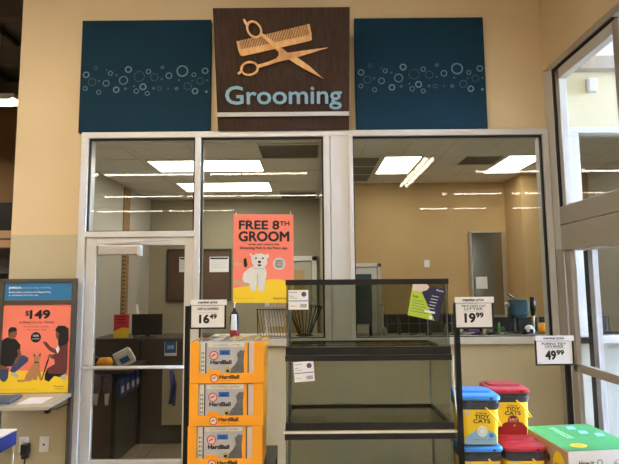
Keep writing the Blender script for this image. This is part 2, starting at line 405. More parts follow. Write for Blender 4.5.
# counter ledge inside the right window, ledge inside the left pane
MB().box((0.36, 4.125, 1.18), (4.8, 4.42, 1.215), darkbrown).box((0.36, 4.38, 0), (4.8, 4.42, 1.18), darkbrown).build('work_ledge', label='dark work ledge running behind the right window, crowded with small grooming tools', category='ledge')
MB().box((-0.86, 4.125, 1.17), (0.14, 4.60, 1.205), ledgem).box((-0.86, 4.56, 0), (0.14, 4.60, 1.17), ledgem).build('window_ledge', label='pale ledge behind the middle glass pane, under the dog poster', category='ledge')

# back doors
def back_door(name, x0, x1, y, z1, leafm, frm, paned):
    d = thing(name, ((x0 + x1) / 2, y, 0), kind='structure')
    bars([((x0, y - 0.05, 0), (x0 + 0.07, y, z1)), ((x1 - 0.07, y - 0.05, 0), (x1, y, z1)), ((x0, y - 0.05, z1 - 0.07), (x1, y, z1))], frm, 'door_frame', d)
    MB().box((x0 + 0.08, y - 0.03, 0.02), (x1 - 0.08, y - 0.004, z1 - 0.08), leafm).build('door_leaf', d)
    p = MB(); p.box((x0 + 0.16, y - 0.036, 0.9), (x1 - 0.18, y - 0.031, z1 - 0.2), paned); p.build('door_pane', d)
    MB().box((x1 - 0.16, y - 0.07, 1.0), (x1 - 0.12, y - 0.036, 1.12), steel).build('door_handle', d)
    return d
back_door('door_5', 0.40, 1.33, 9.40, 2.02, alu, alu, darkteal)
back_door('door_6', -0.65, 0.10, 7.29, 2.05, greywall, offwhite, ochre)

# ================================================================== LIGHTS
def ceil_light(x0, y0, x1, y1, z, label, grp='flat panel lights in the salon ceiling'):
    t = thing('ceiling_light', ((x0 + x1) / 2, (y0 + y1) / 2, z - 0.012), label, 'ceiling light', grp)
    bars([((x0, y0, z - 0.012), (x1, y0 + 0.015, z - 0.001)), ((x0, y1 - 0.015, z - 0.012), (x1, y1, z - 0.001)), ((x0, y0 + 0.015, z - 0.012), (x0 + 0.015, y1 - 0.015, z - 0.001)), ((x1 - 0.015, y0 + 0.015, z - 0.012), (x1, y1 - 0.015, z - 0.001))], offwhite, 'light_frame', t, bevel=0)
    MB().box((x0 + 0.015, y0 + 0.015, z - 0.010), (x1 - 0.015, y1 - 0.015, z - 0.002), panel_e).build('diffuser', t)
    return t
ceil_light(-1.64, 4.92, -0.485, 5.42, SZ, 'wide white ceiling panel light nearest the door, first of two in the left room')
ceil_light(-1.64, 6.04, -0.485, 6.62, SZ, 'wide white ceiling panel light further back in the left room, above the bulletin board')
ceil_light(1.145, 7.38, 1.72, 8.56, RZ, 'white ceiling panel light left in the right room, beside the dark grille')
ceil_light(3.02, 7.38, 3.58, 8.56, RZ, 'white ceiling panel light at the right end of the right window')
ceil_light(1.145, 4.95, 1.72, 6.08, RZ, 'added unseen ceiling panel light close behind the right window, above its top edge')  # extra lamp hidden above the window, added to light the right room
ventm = mat('vent_grey', (128, 122, 112), 0.6)
def vent(x0, y0, x1, y1, z, label, n=1):
    t = thing('air_vent', ((x0 + x1) / 2, (y0 + y1) / 2, z - 0.012), label, 'air vent', 'dark grilles in the salon ceiling')
    q = MB(); q.box((x0, y0, z - 0.006), (x1, y1, z - 0.001), ventm); q.build('vent_plate', t)
    s_ = MB(); L_ = y1 - y0
    for k in range(n + 1):
        yy = y0 + L_ * k / n; s_.box((x0, yy - 0.015, z - 0.013), (x1, yy + 0.015, z - 0.006), offwhite)
    for k in range(1, 12 * n): 
        yy = y0 + L_ * k / (12 * n); s_.box((x0 + 0.01, yy - 0.004, z - 0.011), (x1 - 0.01, yy + 0.004, z - 0.006), ventm)
    s_.build('vent_slats', t)
vent(-0.46, 4.37, 0.09, 4.88, SZ, 'dark square ceiling grille near the glass, right of the wide panel lights')
vent(-0.40, 6.70, 0.09, 7.25, SZ, 'dark ceiling grille at the back of the left room')
vent(0.50, 7.40, 1.08, 9.20, RZ, 'long dark ceiling grille of three squares left of the panel light', 3)
vent(2.40, 7.38, 2.97, 7.95, RZ, 'single dark ceiling grille left of the rightmost panel light')

def strip_light(x, y, label, rot=0, tubes=1, length=2.44, grp='long fluorescent strips hung from the store ceiling', zz=4.3):
    t = thing('strip_light', (x, y, zz), label, 'ceiling light', grp)
    L_ = length / 2 - 0.03
    h = MB(); h.box((x - L_, y - 0.04, zz + 0.06), (x + L_, y + 0.04, zz + 0.13), offwhite)
    h.add([(x - L_, y - 0.05, zz + 0.07), (x + L_, y - 0.05, zz + 0.07), (x + L_, y - 0.14, zz + 0.0), (x - L_, y - 0.14, zz + 0.0)], [(0, 1, 2, 3)], offwhite)
    h.add([(x - L_, y + 0.05, zz + 0.07), (x + L_, y + 0.05, zz + 0.07), (x + L_, y + 0.14, zz + 0.0), (x - L_, y + 0.14, zz + 0.0)], [(3, 2, 1, 0)], offwhite)
    h.build('housing', t)
    for k in range(tubes):
        yy = y + (k - (tubes - 1) / 2) * 0.15
        MB().tube([(x - L_ + 0.02, yy, zz + 0.03), (x + L_ - 0.02, yy, zz + 0.035)], 0.045, tube_e, 10).build('tube', t, smooth=True)
    for s_ in (-1, 1): MB().tube([(x + s_ * L_ * 0.8, y, zz + 0.13), (x + s_ * L_ * 0.8, y, CH - 0.1)], 0.004, blackm, 5).build('hanger_wire', t)
    t.rotation_euler.z = rot
    return t
base = strip_light(-3.78, -3.9, 'long fluorescent strip hung in the store, mirrored in the glass or added unseen for light')
def sl(x, y, l=None): copy_tree(base, (x, y, 4.3), l)
for x in (-1.22, 5.25, -6.3, 7.8): sl(x, -3.9)
for x in (-5.0, -2.5, -0.1, 5.2, 7.7): sl(x, -6.9)
for x in (-9.0, -6.5, -3.9, 5.2, 8.5): sl(x, -9.9)
for x in (-6.3, -3.78, -1.22, 1.25): sl(x, -0.9)
for x in (-6.3, -3.78, -1.22): sl(x, 1.6)
for x, y in ((-8.6, 7.03), (-8.6, 9.3), (-8.6, 4.6), (-5.6, 4.6)): sl(x, y)  # out-of-view strips added to brighten the dark store at far left
sl(-5.45, 7.03, 'lit fluorescent strip hanging in the dark store beyond the left end of the wall')
strip_light(2.63, -4.2, 'twin fluorescent tubes mirrored as a slanting streak in the right window', PI / 2, 2, 3.05, grp='lengthwise twin strips')

# ================================================================== WALL SIGNS
rings = [(46, 68, 14, 5, 1), (88, 38, 9, 3, 0), (74, 100, 17, 3, 0), (44, 128, 10, 3, 1), (105, 145, 10, 2.5, 1), (105, 95, 5, 5, 0), (137, 48, 4, 4, 0), (155, 62, 10, 3, 1), (182, 70, 5, 5, 0),
         (137, 106, 14, 3.5, 1), (235, 46, 15, 6, 1), (214, 94, 19, 4, 1), (183, 135, 14, 6, 1), (224, 131, 7, 7, 0), (284, 77, 23, 2.5, 0), (325, 56, 11, 3.5, 1), (302, 123, 15, 6, 1), (273, 142, 11, 3, 1),
         (262, 120, 5, 5, 0), (322, 152, 10, 3, 1), (352, 81, 17, 2.5, 0), (349, 130, 7, 7, 0), (387, 38, 9, 9, 0), (385, 90, 5, 5, 0), (376, 131, 10, 3, 0), (417, 75, 14, 4, 1), (414, 132, 4, 4, 0), (452, 132, 9, 9, 0),
         (477, 55, 25, 6, 1), (462, 95, 5, 5, 0), (502, 122, 17, 3, 0), (529, 72, 10, 3, 1), (522, 98, 4, 4, 0), (535, 144, 14, 6, 1), (557, 99, 16, 3, 0), (579, 55, 14, 5, 1), (589, 97, 5, 5, 0), (586, 147, 6, 6, 1)]
def teal_panel(x0, label):
    W_, H_ = 1.07, 0.957
    t = thing('wall_panel', (x0 + W_ / 2, 3.96, 2.886), label, 'sign', 'teal bubble boards beside the salon sign')
    MB().box((x0, 3.955, 2.886), (x0 + W_, 3.999, 2.886 + H_), teal).build('board', t, bevel=0.003)
    fr = Frame((x0, 3.9549, 2.886)); k = W_ / 583.0; r = MB()
    for cx, cy, rr, w_, b_ in rings:
        u = (cx - 20) * k; v = H_ - ((cy / 4.42 + 60) - 20.5) / 112 * H_
        if w_ >= rr: r.ell(fr, u, v, rr * k, rr * k, teal_f if not b_ else teal_r, 1, 14)
        else: r.ring(fr, u, v, rr * k * 1.06, w_ * k, teal_r if b_ else teal_f)
    r.build('bubble_print', t)
teal_panel(-1.873, 'dark teal board printed with small bubbles, mounted left of the wooden Grooming sign')
teal_panel(0.387, 'dark teal board printed with small bubbles, mounted right of the wooden Grooming sign')

# the Grooming sign leans out at the top
tl = Vector((0, -0.27, 0.891)); SL = tl.length
fs = Frame((-0.733, 3.937, 2.885), (1, 0, 0), tl)
t = thing('grooming_sign', (-0.203, 3.95, 2.885), 'dark walnut sign with comb and scissors over the word Grooming, centre of the wall', 'sign')
sg = MB(); sg.obox(fs, 0, 0, 1.06, SL, -0.03, 0, wood); sg.build('board', t, bevel=0.002)
for zz in (0.1, 0.85):
    p = fs.p(0.15, zz, -0.03); q = fs.p(0.91, zz, -0.03)
    for a in (p, q): MB().box((a.x - 0.02, a.y, a.z - 0.02), (a.x + 0.02, 3.999, a.z + 0.02), blackm).build('bracket', t)
def su(x): return (225 + x / 5.627 - 215) / 134.5 * 1.06
def sv(y): return (131 - (5 + y / 5.627)) / 123 * SL
sk = 1.06 / 134.5 / 5.627
T = 0.014
cb = MB()
# comb: spine then teeth, tilted
def cp(a, b): return (su(a), sv(b))
spine = [(78, 248), (100, 243), (180, 230), (260, 214), (340, 196), (420, 181), (486, 166), (490, 192), (482, 200), (300, 240), (150, 272), (100, 282), (88, 276)]
cb.poly(fs, [cp(a, b) for a, b in spine], maple, 0.0, T)
n = 46
for k in range(n):
    f_ = k / (n - 1); xa = 74 + f_ * (472 - 74); ya = 200 + f_ * (110 - 200); xb = 84 + f_ * (484 - 84); yb = 250 + f_ * (170 - 250)
    wdt = 2.3 if 0 < k < n - 1 else 5
    cb.poly(fs, [cp(xa - wdt, ya + 1), cp(xa + wdt, ya - 1), cp(xb + wdt, yb), cp(xb - wdt, yb + 1)], maple, 0.0, T)
cb.build('comb', t)
ss = MB(); T2 = 0.024
ss.ring(fs, su(170), sv(137), 50 * sk, 11 * sk, maple, T2, 28, ry=40 * sk, rot=-0.9)
ss.ring(fs, su(138), sv(353), 52 * sk, 11 * sk, maple, T2, 28, ry=40 * sk, rot=0.15)
for P in ([(110, 86), (120, 80), (133, 100), (128, 114), (120, 108)],
          [(68, 380), (85, 366), (98, 372), (76, 388)],
          [(205, 170), (218, 160), (270, 200), (322, 240), (352, 266), (405, 292), (478, 345), (552, 414), (460, 366), (400, 330), (355, 300), (318, 300), (304, 262), (262, 222)],
          [(186, 332), (240, 318), (290, 298), (304, 280), (302, 258), (318, 240), (352, 268), (440, 256), (578, 240), (480, 270), (404, 292), (355, 304), (300, 316), (250, 332), (190, 350)]):
    ss.poly(fs, [cp(a, b) for a, b in P], maple, 0.0, T2)
ss.build('scissors', t)
rp = MB()
for cx, cy, rr in ((400, 220, 18), (478, 222, 10), (70, 232, 9), (200, 250, 14), (268, 276, 10), (330, 250, 12), (150, 262, 9), (300, 232, 8), (440, 285, 7), (240, 240, 16), (75, 290, 7), (380, 262, 6)):
    u = (200 + cx / 3.3125 - 215) / 134.5 * 1.06; v = (131 - cy / 3.3125) / 123 * SL; r_ = rr / 3.3125 / 134.5 * 1.06
    rp.ring(fs, u, v, r_, r_ * 0.25, wood_d, 0.0006)
rp.build('bubble_print', t)
lt = MB(); x0 = (224.5 - 215) / 134.5 * 1.06; x1 = (341.5 - 215) / 134.5 * 1.06
lt.text(fs, 'Grooming', x0, (131 - 109.5) / 123 * SL, x1, (131 - 85.5) / 123 * SL, signblue, 0.012, 0.0, 0.018)
lt.build('lettering', t)
st = MB(); st.obox(fs, 0.003, (131 - 116.4) / 123 * SL, 1.057, (131 - 112) / 123 * SL, 0, 0.025, alu); st.build('metal_strip', t, bevel=0.002)

# strobe in the vestibule
s_ = MB(); s_.box((2.29, 3.94, 3.19), (2.366, 3.984, 3.307), white)
s_.build('wall_strobe', bevel=0.012, label='small white alarm unit on the pale wall above the vestibule window', category='alarm')

# ================================================================== POSTERS
# dog poster on the glass
t = thing('dog_poster', (-0.37, 3.97, 1.505), 'coral and yellow poster FREE 8TH GROOM with a white terrier, hung on the glass', 'poster')
W_, H_ = 0.478, 0.703
fp = Frame((-0.606, 3.969, 1.506), (1, 0, -0.012))
pm = MB(); pm.obox(fp, 0, 0, W_, H_, -0.001, 0, coral); pm.build('sheet', t)
def pp(x, y): return ((x - 60) / 245 * W_, (427 - y) / 361 * H_)
def P(l): return [pp(a, b) for a, b in l]
pm = MB()
pm.flat(fp, [(0.0, 0.0), (W_, 0.0)] + P([(305, 350), (285, 342), (250, 333), (210, 332), (180, 340), (140, 352), (100, 362), (60, 368)]), yellow, 1)
pm.build('yellow_print', t)
tx = MB()
def fit(m_, fr, s, a, b, c, d_, mt, bold, q=pp): u0, v0 = q(a, d_); u1, v1 = q(c, b); m_.text(fr, s, u0, v0, u1, v1, mt, bold, 0.0007, 0.0018)
fit(tx, fp, 'FREE 8', 83, 93, 246, 128, ink, 0.03); fit(tx, fp, 'TH', 249, 95, 288, 112, ink, 0.03); fit(tx, fp, 'GROOM', 82, 138, 286, 177, ink, 0.035)
fit(tx, fp, 'when you unlock the', 120, 186, 246, 196, ink, 0.03); fit(tx, fp, 'Grooming Perk in the Petco app.', 86, 200, 281, 212, ink, 0.03)
fit(tx, fp, 'the grooming', 222, 404, 278, 414, ink, 0.01); fit(tx, fp, 'See app for details and terms.', 66, 406, 150, 411, fawn, 0.0)
tx.build('lettering', t)
dg = MB()
dg.flat(fp, P([(60, 335), (85, 338), (100, 325), (120, 318), (135, 345), (118, 362), (85, 358), (62, 352)]), skin2, 2)
dg.flat(fp, P([(62, 262), (100, 268), (108, 278), (62, 276)]), skin2, 2)
dg.flat(fp, P([(102, 250), (112, 246), (118, 275), (110, 286), (102, 278)]), ink, 2)
dg.flat(fp, P([(140, 280), (190, 284), (196, 310), (190, 340), (186, 378), (165, 380), (160, 355), (152, 355), (154, 378), (132, 380), (128, 350), (105, 345), (97, 330), (102, 308), (120, 290)]), furw, 3)
dg.flat(fp, P([(132, 240), (126, 232), (128, 226), (140, 236), (152, 229), (175, 228), (190, 234), (202, 228), (205, 240), (196, 250), (198, 268), (188, 282), (165, 290), (146, 282), (136, 268), (134, 252)]), furw, 4)
dg.ell(fp, *pp(152, 247), 0.008, 0.007, ink, 5); dg.ell(fp, *pp(180, 247), 0.008, 0.007, ink, 5); dg.ell(fp, *pp(166, 262), 0.013, 0.011, ink, 5)
dg.flat(fp, P([(158, 272), (176, 272), (170, 280), (162, 280)]), maroon, 5)
dg.flat(fp, P([(141, 285), (190, 289), (190, 293), (141, 289)]), furs, 4); dg.flat(fp, P([(156, 310), (161, 310), (161, 354), (156, 354)]), furs, 4)
dg.ell(fp, *pp(246, 269), 0.048, 0.048, furs, 2); dg.ring(fp, *pp(246, 269), 0.046, 0.005, white, 0.002)
for k in range(3): fit(dg, fp, ['EARN', '8TH', 'FREE'][k], 232, 254 + k * 11, 260, 262 + k * 11, ink, 0.01)
dg.build('printed_dog', t)
for px in (0.02, 0.455):
    hk = MB(); hk.lathe((fp.p(px, 0, 0).x, 3.985, 2.21), [(0.012, 0), (0.02, 0.008), (0.006, 0.02)], film, 12); hk.tube([(fp.p(px, 0, 0).x, 3.97, 2.203), (fp.p(px, 0, 0).x, 3.965, 2.225)], 0.003, offwhite, 6); hk.build('suction_hook', t)

# ---- training kiosk on the left
t = thing('poster_stand', (-2.08, 3.85, 0), 'dark metal poster stand with blue header and $149 training poster, against the wall', 'stand')
ky = 3.85
fm = MB()
fm.box((-2.375, ky, 0), (-2.343, ky + 0.04, 1.706), kioskm); fm.box((-1.825, ky, 0), (-1.793, ky + 0.04, 1.706), kioskm)
fm.box((-2.343, ky, 1.675), (-1.825, ky + 0.04, 1.706), kioskm); fm.box((-2.343, ky, 1.508), (-1.825, ky + 0.04, 1.545), kioskm); fm.box((-2.343, ky + 0.004, 0.83), (-1.825, ky + 0.04, 0.853), kioskm)
fm.box((-2.375, ky - 0.08, 0), (-2.343, ky + 0.1, 0.03), kioskm); fm.box((-1.825, ky - 0.08, 0), (-1.793, ky + 0.1, 0.03), kioskm)
fm.build('stand_frame', t, bevel=0.004)
MB().box((-2.343, ky + 0.02, 0.853), (-1.825, ky + 0.03, 1.675), gond).build('back_panel', t)
fh = Frame((-2.343, ky + 0.010, 1.545)); W_, H_ = 0.518, 0.13
h = MB(); h.obox(fh, 0, 0, W_, H_, -0.008, 0, bluep)
h.text(fh, 'petco', 0.035, 0.080, 0.125, 0.103, white, 0.03); h.text(fh, 'positive dog training', 0.13, 0.080, 0.355, 0.103, waveb, 0.0)
h.text(fh, 'Book online at petco.com/dogtraining', 0.035, 0.050, 0.355, 0.066, white, 0.015); h.text(fh, 'or download the Petco app', 0.035, 0.028, 0.26, 0.042, white, 0.01)
h.build('header_sign', t, label='blue header strip with white lettering')
W_, H_ = 0.518, 0.655
fq = Frame((-2.343, ky + 0.010, 0.853)); q = MB(); q.obox(fq, 0, 0, W_, H_, -0.008, 0, coral)
def kp(x, y): return ((x / 5.8 - 3.5) / 67.5 * W_, (393 - (320 + y / 5.8)) / 87 * H_)
def K(l): return [kp(a, b) for a, b in l]
q.flat(fq, [(0, 0), (W_, 0)] + K([(408, 330), (380, 318), (300, 308), (200, 300), (120, 298), (60, 306), (18, 320)]), yellow, 1)
u = lambda px: (px - 3.5) / 67.5 * W_
v = lambda py: (393 - py) / 87 * H_
q.text(fq, '$', u(25.5), v(317.5), u(29), v(312), ink, 0.02); q.text(fq, '149', u(30.3), v(319.7), u(49.7), v(311.8), ink, 0.055)
q.text(fq, '6-Week Group Classes', u(20), v(325.3), u(54.5), v(322.3), ink, 0.005)
q.text(fq, 'Fun and easy training', u(25), v(329), u(49), v(327.3), maroon, 0); q.text(fq, 'for every dog', u(28), v(332), u(47), v(330.3), maroon, 0)
q.ell(fq, u(37), v(338.6), 0.039, 0.039, ink, 2); q.text(fq, '100%', u(34.2), v(338), u(39.8), v(336), white, 0.01, 0.001, 0.0022); q.text(fq, 'positive', u(33.5), v(341), u(40.5), v(339.2), white, 0, 0.001, 0.0022)
q.text(fq, 'Positive', u(57), v(387.8), u(67), v(386), ink, 0); q.text(fq, 'Training', u(57), v(390.2), u(66), v(388.6), ink, 0)
q.text(fq, 'See store for full class details and schedule', u(6), v(390), u(42), v(389), fawn, 0)
# man, kneeling
q.flat(fq, K([(20, 290), (70, 280), (66, 340), (48, 362), (30, 355), (14, 330)]), denim, 2)
q.flat(fq, K([(30, 118), (52, 106), (100, 118), (128, 150), (128, 170), (118, 182), (122, 235), (108, 270), (30, 275), (16, 262), (18, 160), (16, 130)]), ink, 3)
q.flat(fq, K([(118, 215), (150, 210), (178, 225), (176, 245), (126, 290), (98, 312), (76, 300), (94, 255)]), denim, 4)
q.flat(fq, K([(112, 180), (126, 172), (136, 205), (112, 258), (98, 262), (100, 240), (120, 205)]), skin, 5)
q.flat(fq, K([(14, 262), (60, 275), (58, 290), (20, 290)]), skin, 5)
q.flat(fq, K([(84, 306), (110, 308), (130, 326), (118, 336), (84, 322)]), furs, 5)
q.flat(fq, K([(60, 70), (98, 66), (106, 84), (98, 106), (84, 118), (62, 112), (54, 90)]), skin, 4)
q.flat(fq, K([(54, 66), (66, 48), (92, 48), (104, 62), (100, 72), (68, 76), (60, 92)]), ink, 5)
# woman, kneeling
q.flat(fq, K([(290, 285), (396, 300), (396, 345), (372, 338), (330, 330), (300, 362), (276, 350), (276, 318)]), ink, 2)
q.flat(fq, K([(350, 150), (400, 108), (402, 290), (398, 318), (300, 318), (284, 288), (330, 262), (326, 220), (334, 180)]), maroon, 3)
q.flat(fq, K([(260, 138), (276, 134), (300, 162), (340, 182), (330, 202), (298, 186), (272, 158)]), maroon, 4)
q.flat(fq, K([(258, 142), (262, 132), (276, 134), (274, 150)]), skin, 5)
q.flat(fq, K([(298, 208), (330, 205), (384, 212), (384, 232), (330, 236), (304, 226)]), maroon, 5); q.flat(fq, K([(296, 206), (318, 206), (322, 224), (302, 224)]), skin, 6)
q.flat(fq, K([(332, 176), (346, 156), (354, 178), (344, 202)]), white, 5)
q.flat(fq, K([(328, 72), (346, 62), (352, 110), (344, 122), (330, 108)]), skin, 4)
q.flat(fq, K([(324, 66), (340, 42), (376, 42), (400, 58), (404, 130), (390, 150), (362, 160), (346, 158), (344, 120), (350, 86), (336, 76)]), ink, 6)
q.flat(fq, K([(366, 330), (394, 316), (398, 352), (374, 354)]), furs, 4)
# tan dog, sitting
q.flat(fq, K([(208, 205), (214, 202), (222, 212), (236, 210), (244, 200), (248, 210), (244, 228), (234, 245), (244, 262), (248, 300), (262, 352), (254, 358), (236, 320), (232, 352), (212, 352), (206, 340), (200, 356), (170, 358), (162, 340), (176, 310), (196, 280), (212, 250), (210, 226)]), fawn, 4)
q.flat(fq, K([(120, 352), (165, 350), (168, 360), (122, 362)]), fawn, 4); q.flat(fq, K([(212, 246), (240, 248), (240, 254), (212, 252)]), ink, 6)
q.flat(fq, K([(206, 204), (214, 202), (216, 218), (210, 222)]), maroon, 6); q.flat(fq, K([(238, 206), (246, 198), (248, 214), (240, 216)]), maroon, 6)
q.flat(fq, K([(284, 246), (290, 236), (294, 210), (296, 212), (294, 240), (262, 350), (258, 350)]), ink, 6)
q.build('training_poster', t, label='coral and yellow sheet showing a man and a woman kneeling beside a tan dog')
sh = MB(); zt = 0.85
sh.poly(Frame((0, 0, zt - 0.03), (1, 0, 0), (0, 1, 0)), [(-2.40, 3.43), (-1.755, 3.43), (-1.795, 3.852), (-2.40, 3.852)], shelfm, 0.006, 0.03)
sh.build('shelf', t, bevel=0.003)
sb = MB(); sb.tube([(-1.77, 3.47, 0.825), (-1.79, 3.62, 0.79), (-1.805, 3.86, 0.78)], 0.006, blackm, 6); sb.box((-1.785, 3.45, 0.80), (-1.76, 3.49, 0.826), blackm)
sb.build('shelf_bracket', t)
bk = MB(); bk.obox(Frame((-2.28, 3.46, 0.8505), (0.97, 0.2, 0), (-0.2, 0.97, 0)), 0, 0, 0.23, 0.24, 0, 0.018, mat('slate_blue_cover', (70, 84, 116), 0.4, var=0.3, scale=15))
bk.build('booklet', bevel=0.003, label='dark blue glossy booklet lying on the poster stand shelf', category='booklet')
bk = MB(); bk.obox(Frame((-2.00, 3.50, 0.8505), (0.97, 0.1, 0), (-0.1, 0.97, 0)), 0, 0, 0.16, 0.2, 0, 0.003, white)
bk.build('paper_sheet', label='white paper sheet lying on the poster stand shelf beside the blue booklet', category='paper')

# outlets on the wall under the shelf
def outlet(x, label):
    t = thing('wall_outlet', (x, 3.995, 0.38), label, 'outlet', 'white wall plates under the poster stand')
    MB().box((x - 0.036, 3.99, 0.38), (x + 0.036, 3.9995, 0.494), white).build('cover_plate', t, bevel=0.003)
    return t
o = outlet(-2.215, 'white wall outlet with a black charger plugged in, left of its neighbour')
so = MB(); fo = Frame((-2.215, 3.99, 0.437))
for dv in (0.02, -0.02): so.ell(fo, 0, dv, 0.014, 0.013, offwhite, 2, 16); so.flat(fo, [(-0.006, dv - 0.004), (-0.004, dv - 0.004), (-0.004, dv + 0.006), (-0.006, dv + 0.006)], ink, 3); so.flat(fo, [(0.004, dv - 0.004), (0.006, dv - 0.004), (0.006, dv + 0.006), (0.004, dv + 0.006)], ink, 3)
so.build('socket', o)
o = outlet(-2.057, 'blank white wall plate with a small central jack, right of the outlet')
so = MB(); so.ell(Frame((-2.057, 3.99, 0.437)), 0, 0, 0.008, 0.008, ink, 2, 12); so.build('jack', o)
t = thing('power_adapter', (-2.18, 3.96, 0.33), 'black power adapter hanging from the wall outlet at the lower left', 'charger')
a = MB(); a.box((-2.205, 3.93, 0.375), (-2.155, 3.99, 0.455), black); a.box((-2.20, 3.935, 0.345), (-2.16, 3.985, 0.375), black); a.build('adapter_body', t, bevel=0.006)
a = MB(); a.tube([(-2.18, 3.96, 0.35), (-2.185, 3.955, 0.25), (-2.20, 3.95, 0.12), (-2.24, 3.90, 0.012), (-2.4, 3.8, 0.008)], 0.006, black, 6); a.build('cord', t, smooth=True)

# corner display at lower left: clear stand with a blue and white box on it
t = thing('acrylic_stand', (-1.88, 2.86, 0), 'clear acrylic pedestal at the lower left corner under the blue and white tray', 'stand')
ac = MB()
ac.box((-2.05, 2.72, 0), (-1.72, 2.725, 0.74), film); ac.box((-1.725, 2.725, 0), (-1.72, 3.0, 0.74), film); ac.box((-2.05, 2.995, 0), (-1.725, 3.0, 0.74), film); ac.build('clear_side', t)
MB().box((-2.06, 2.71, 0), (-1.71, 3.01, 0.02), offwhite).build('base_plate', t)
e_ = MB()
for x, y in ((-1.722, 2.722), (-1.722, 2.998), (-2.048, 2.722)): e_.box((x - 0.004, y - 0.004, 0.02), (x + 0.004, y + 0.004, 0.74), offwhite)
e_.build('edge_strip', t)
t = thing('display_tray', (-1.88, 2.86, 0.74), 'white tray with royal blue sides on the clear pedestal at lower left', 'tray')
ft = MB(); ft.box((-2.08, 2.70, 0.741), (-1.705, 3.0, 0.82), royal); ft.build('tray_body', t, bevel=0.003)
ft = MB(); ft.box((-2.08, 2.70, 0.8205), (-1.705, 3.0, 0.828), white); ft.build('tray_top', t)
ft = MB(); ft.box((-2.04, 2.74, 0.8285), (-1.80, 2.95, 0.83), coral); ft.build('tray_card', t)

# ================================================================== FOREGROUND RACK
for x, zt_, y, lb in ((-0.664, 1.535, 2.745, 'black upright post left of the orange cartons, holding the 16.49 sign'), (0.742, 1.54, 2.572, 'black upright post right of the tanks, holding the 19.99 sign'), (1.485, 1.325, 2.955, 'black upright post nearest the vestibule, holding the 49.99 sign')):
    t = thing('sign_post', (x, y, 0), lb, 'post', 'black sign posts')
    MB().box((x - 0.012, y - 0.012, 0.006), (x + 0.012, y + 0.012, zt_), blackm).build('upright', t)
    MB().box((x - 0.0125, y - 0.02, 0), (x + 0.0125, y + 0.02, 0.006), blackm).build('foot_plate', t)
def platform(x0, y0, x1, y1, z, lb):
    t = thing('display_platform', ((x0 + x1) / 2, (y0 + y1) / 2, 0), lb, 'platform', 'black platforms under the stock')
    MB().box((x0, y0, z - 0.035), (x1, y1, z - 0.0005), blackm).build('deck', t)
    for x in (x0 + 0.015, x1 - 0.015):
        for y in (y0 + 0.015, y1 - 0.015): MB().box((x - 0.015, y - 0.015, 0), (x + 0.015, y + 0.015, z - 0.035), blackm).build('leg', t)
platform(-0.645, 2.70, -0.20, 3.08, 0.6985, 'black platform under the orange litter cartons')
platform(-0.13, 2.60, 0.735, 3.10, 0.5355, 'black platform under the glass tanks')
platform(0.757, 2.60, 1.185, 3.00, 0.581, 'black platform under the litter pails')
platform(1.20, 2.44, 1.60, 2.90, 0.5105, 'black platform under the green and white carton')

# ---- glass tanks
TX0, TX1, TY0, TY1 = -0.127, 0.718, 2.60, 3.06
def tank(z0, z1, label, trim=0.035, wx=0.0):
    t = thing('glass_tank', ((TX0 + TX1) / 2, (TY0 + TY1) / 2, z0), label, 'aquarium', 'empty black-rimmed glass tanks')
    x0, x1, y0, y1 = TX0 - wx, TX1 + wx, TY0, TY1
    def rim(za, zb, nm):
        k = 0.016
        m_ = MB(); m_.box((x0, y0, za), (x1, y0 + k, zb), black); zb_ = zb if nm == 'top_rim' else za + 0.022; m_.box((x0, y1 - k, za), (x1, y1, zb_), black)
        m_.box((x0, y0 + k, za), (x0 + k, y1 - k, zb_), black); m_.box((x1 - k, y0 + k, za), (x1, y1 - k, zb_), black)
        m_.build(nm, t, bevel=0.002)
    rim(z0, z0 + trim, 'bottom_rim'); rim(z1 - 0.03, z1 - 0.001, 'top_rim')
    g_ = 0.006; i = 0.004
    for a, b_ in (((x0 + i, y0 + i, z0 + 0.01), (x1 - i, y0 + i + g_, z1 - 0.005)), ((x0 + i, y1 - i - g_, z0 + 0.01), (x1 - i, y1 - i, z1 - 0.005)),
                  ((x0 + i, y0 + i + g_, z0 + 0.01), (x0 + i + g_, y1 - i - g_, z1 - 0.005)), ((x1 - i - g_, y0 + i + g_, z0 + 0.01), (x1 - i, y1 - i - g_, z1 - 0.005))):
        MB().box(a, b_, tank_g).build('glass_pane', t)
    MB().box((x0 + i + g_, y0 + i + g_, z0 + 0.012), (x1 - i - g_, y1 - i - g_, z0 + 0.018), tank_g).build('bottom_pane', t)
    s_ = MB()
    for xx in (x0 + i + g_, x1 - i - g_ - 0.004):
        for yy in (y0 + i + g_, y1 - i - g_ - 0.004): s_.box((xx, yy, z0 + trim), (xx + 0.004, yy + 0.004, z1 - 0.03), tanksil)
    s_.build('silicone_seam', t)
    return t
tk1 = tank(1.287, 1.672, 'empty glass tank on top of the stack, with white label and lime and navy tag', 0.04)
tk2 = tank(0.915, 1.2865, 'empty glass tank in the middle of the stack, under the tagged one', 0.038, 0.003)
tk3 = tank(0.536, 0.900, 'lowest visible empty glass tank of the stack, without a label', 0.038, 0.006)
MB().box((-0.14, 2.595, 0.902), (0.732, 3.07, 0.909), offwhite).box((-0.136, 2.6, 0.909), (0.728, 3.06, 0.9145), khaki).build('shelf_sheet', label='thin white sheet between the two lower glass tanks', category='shelf')
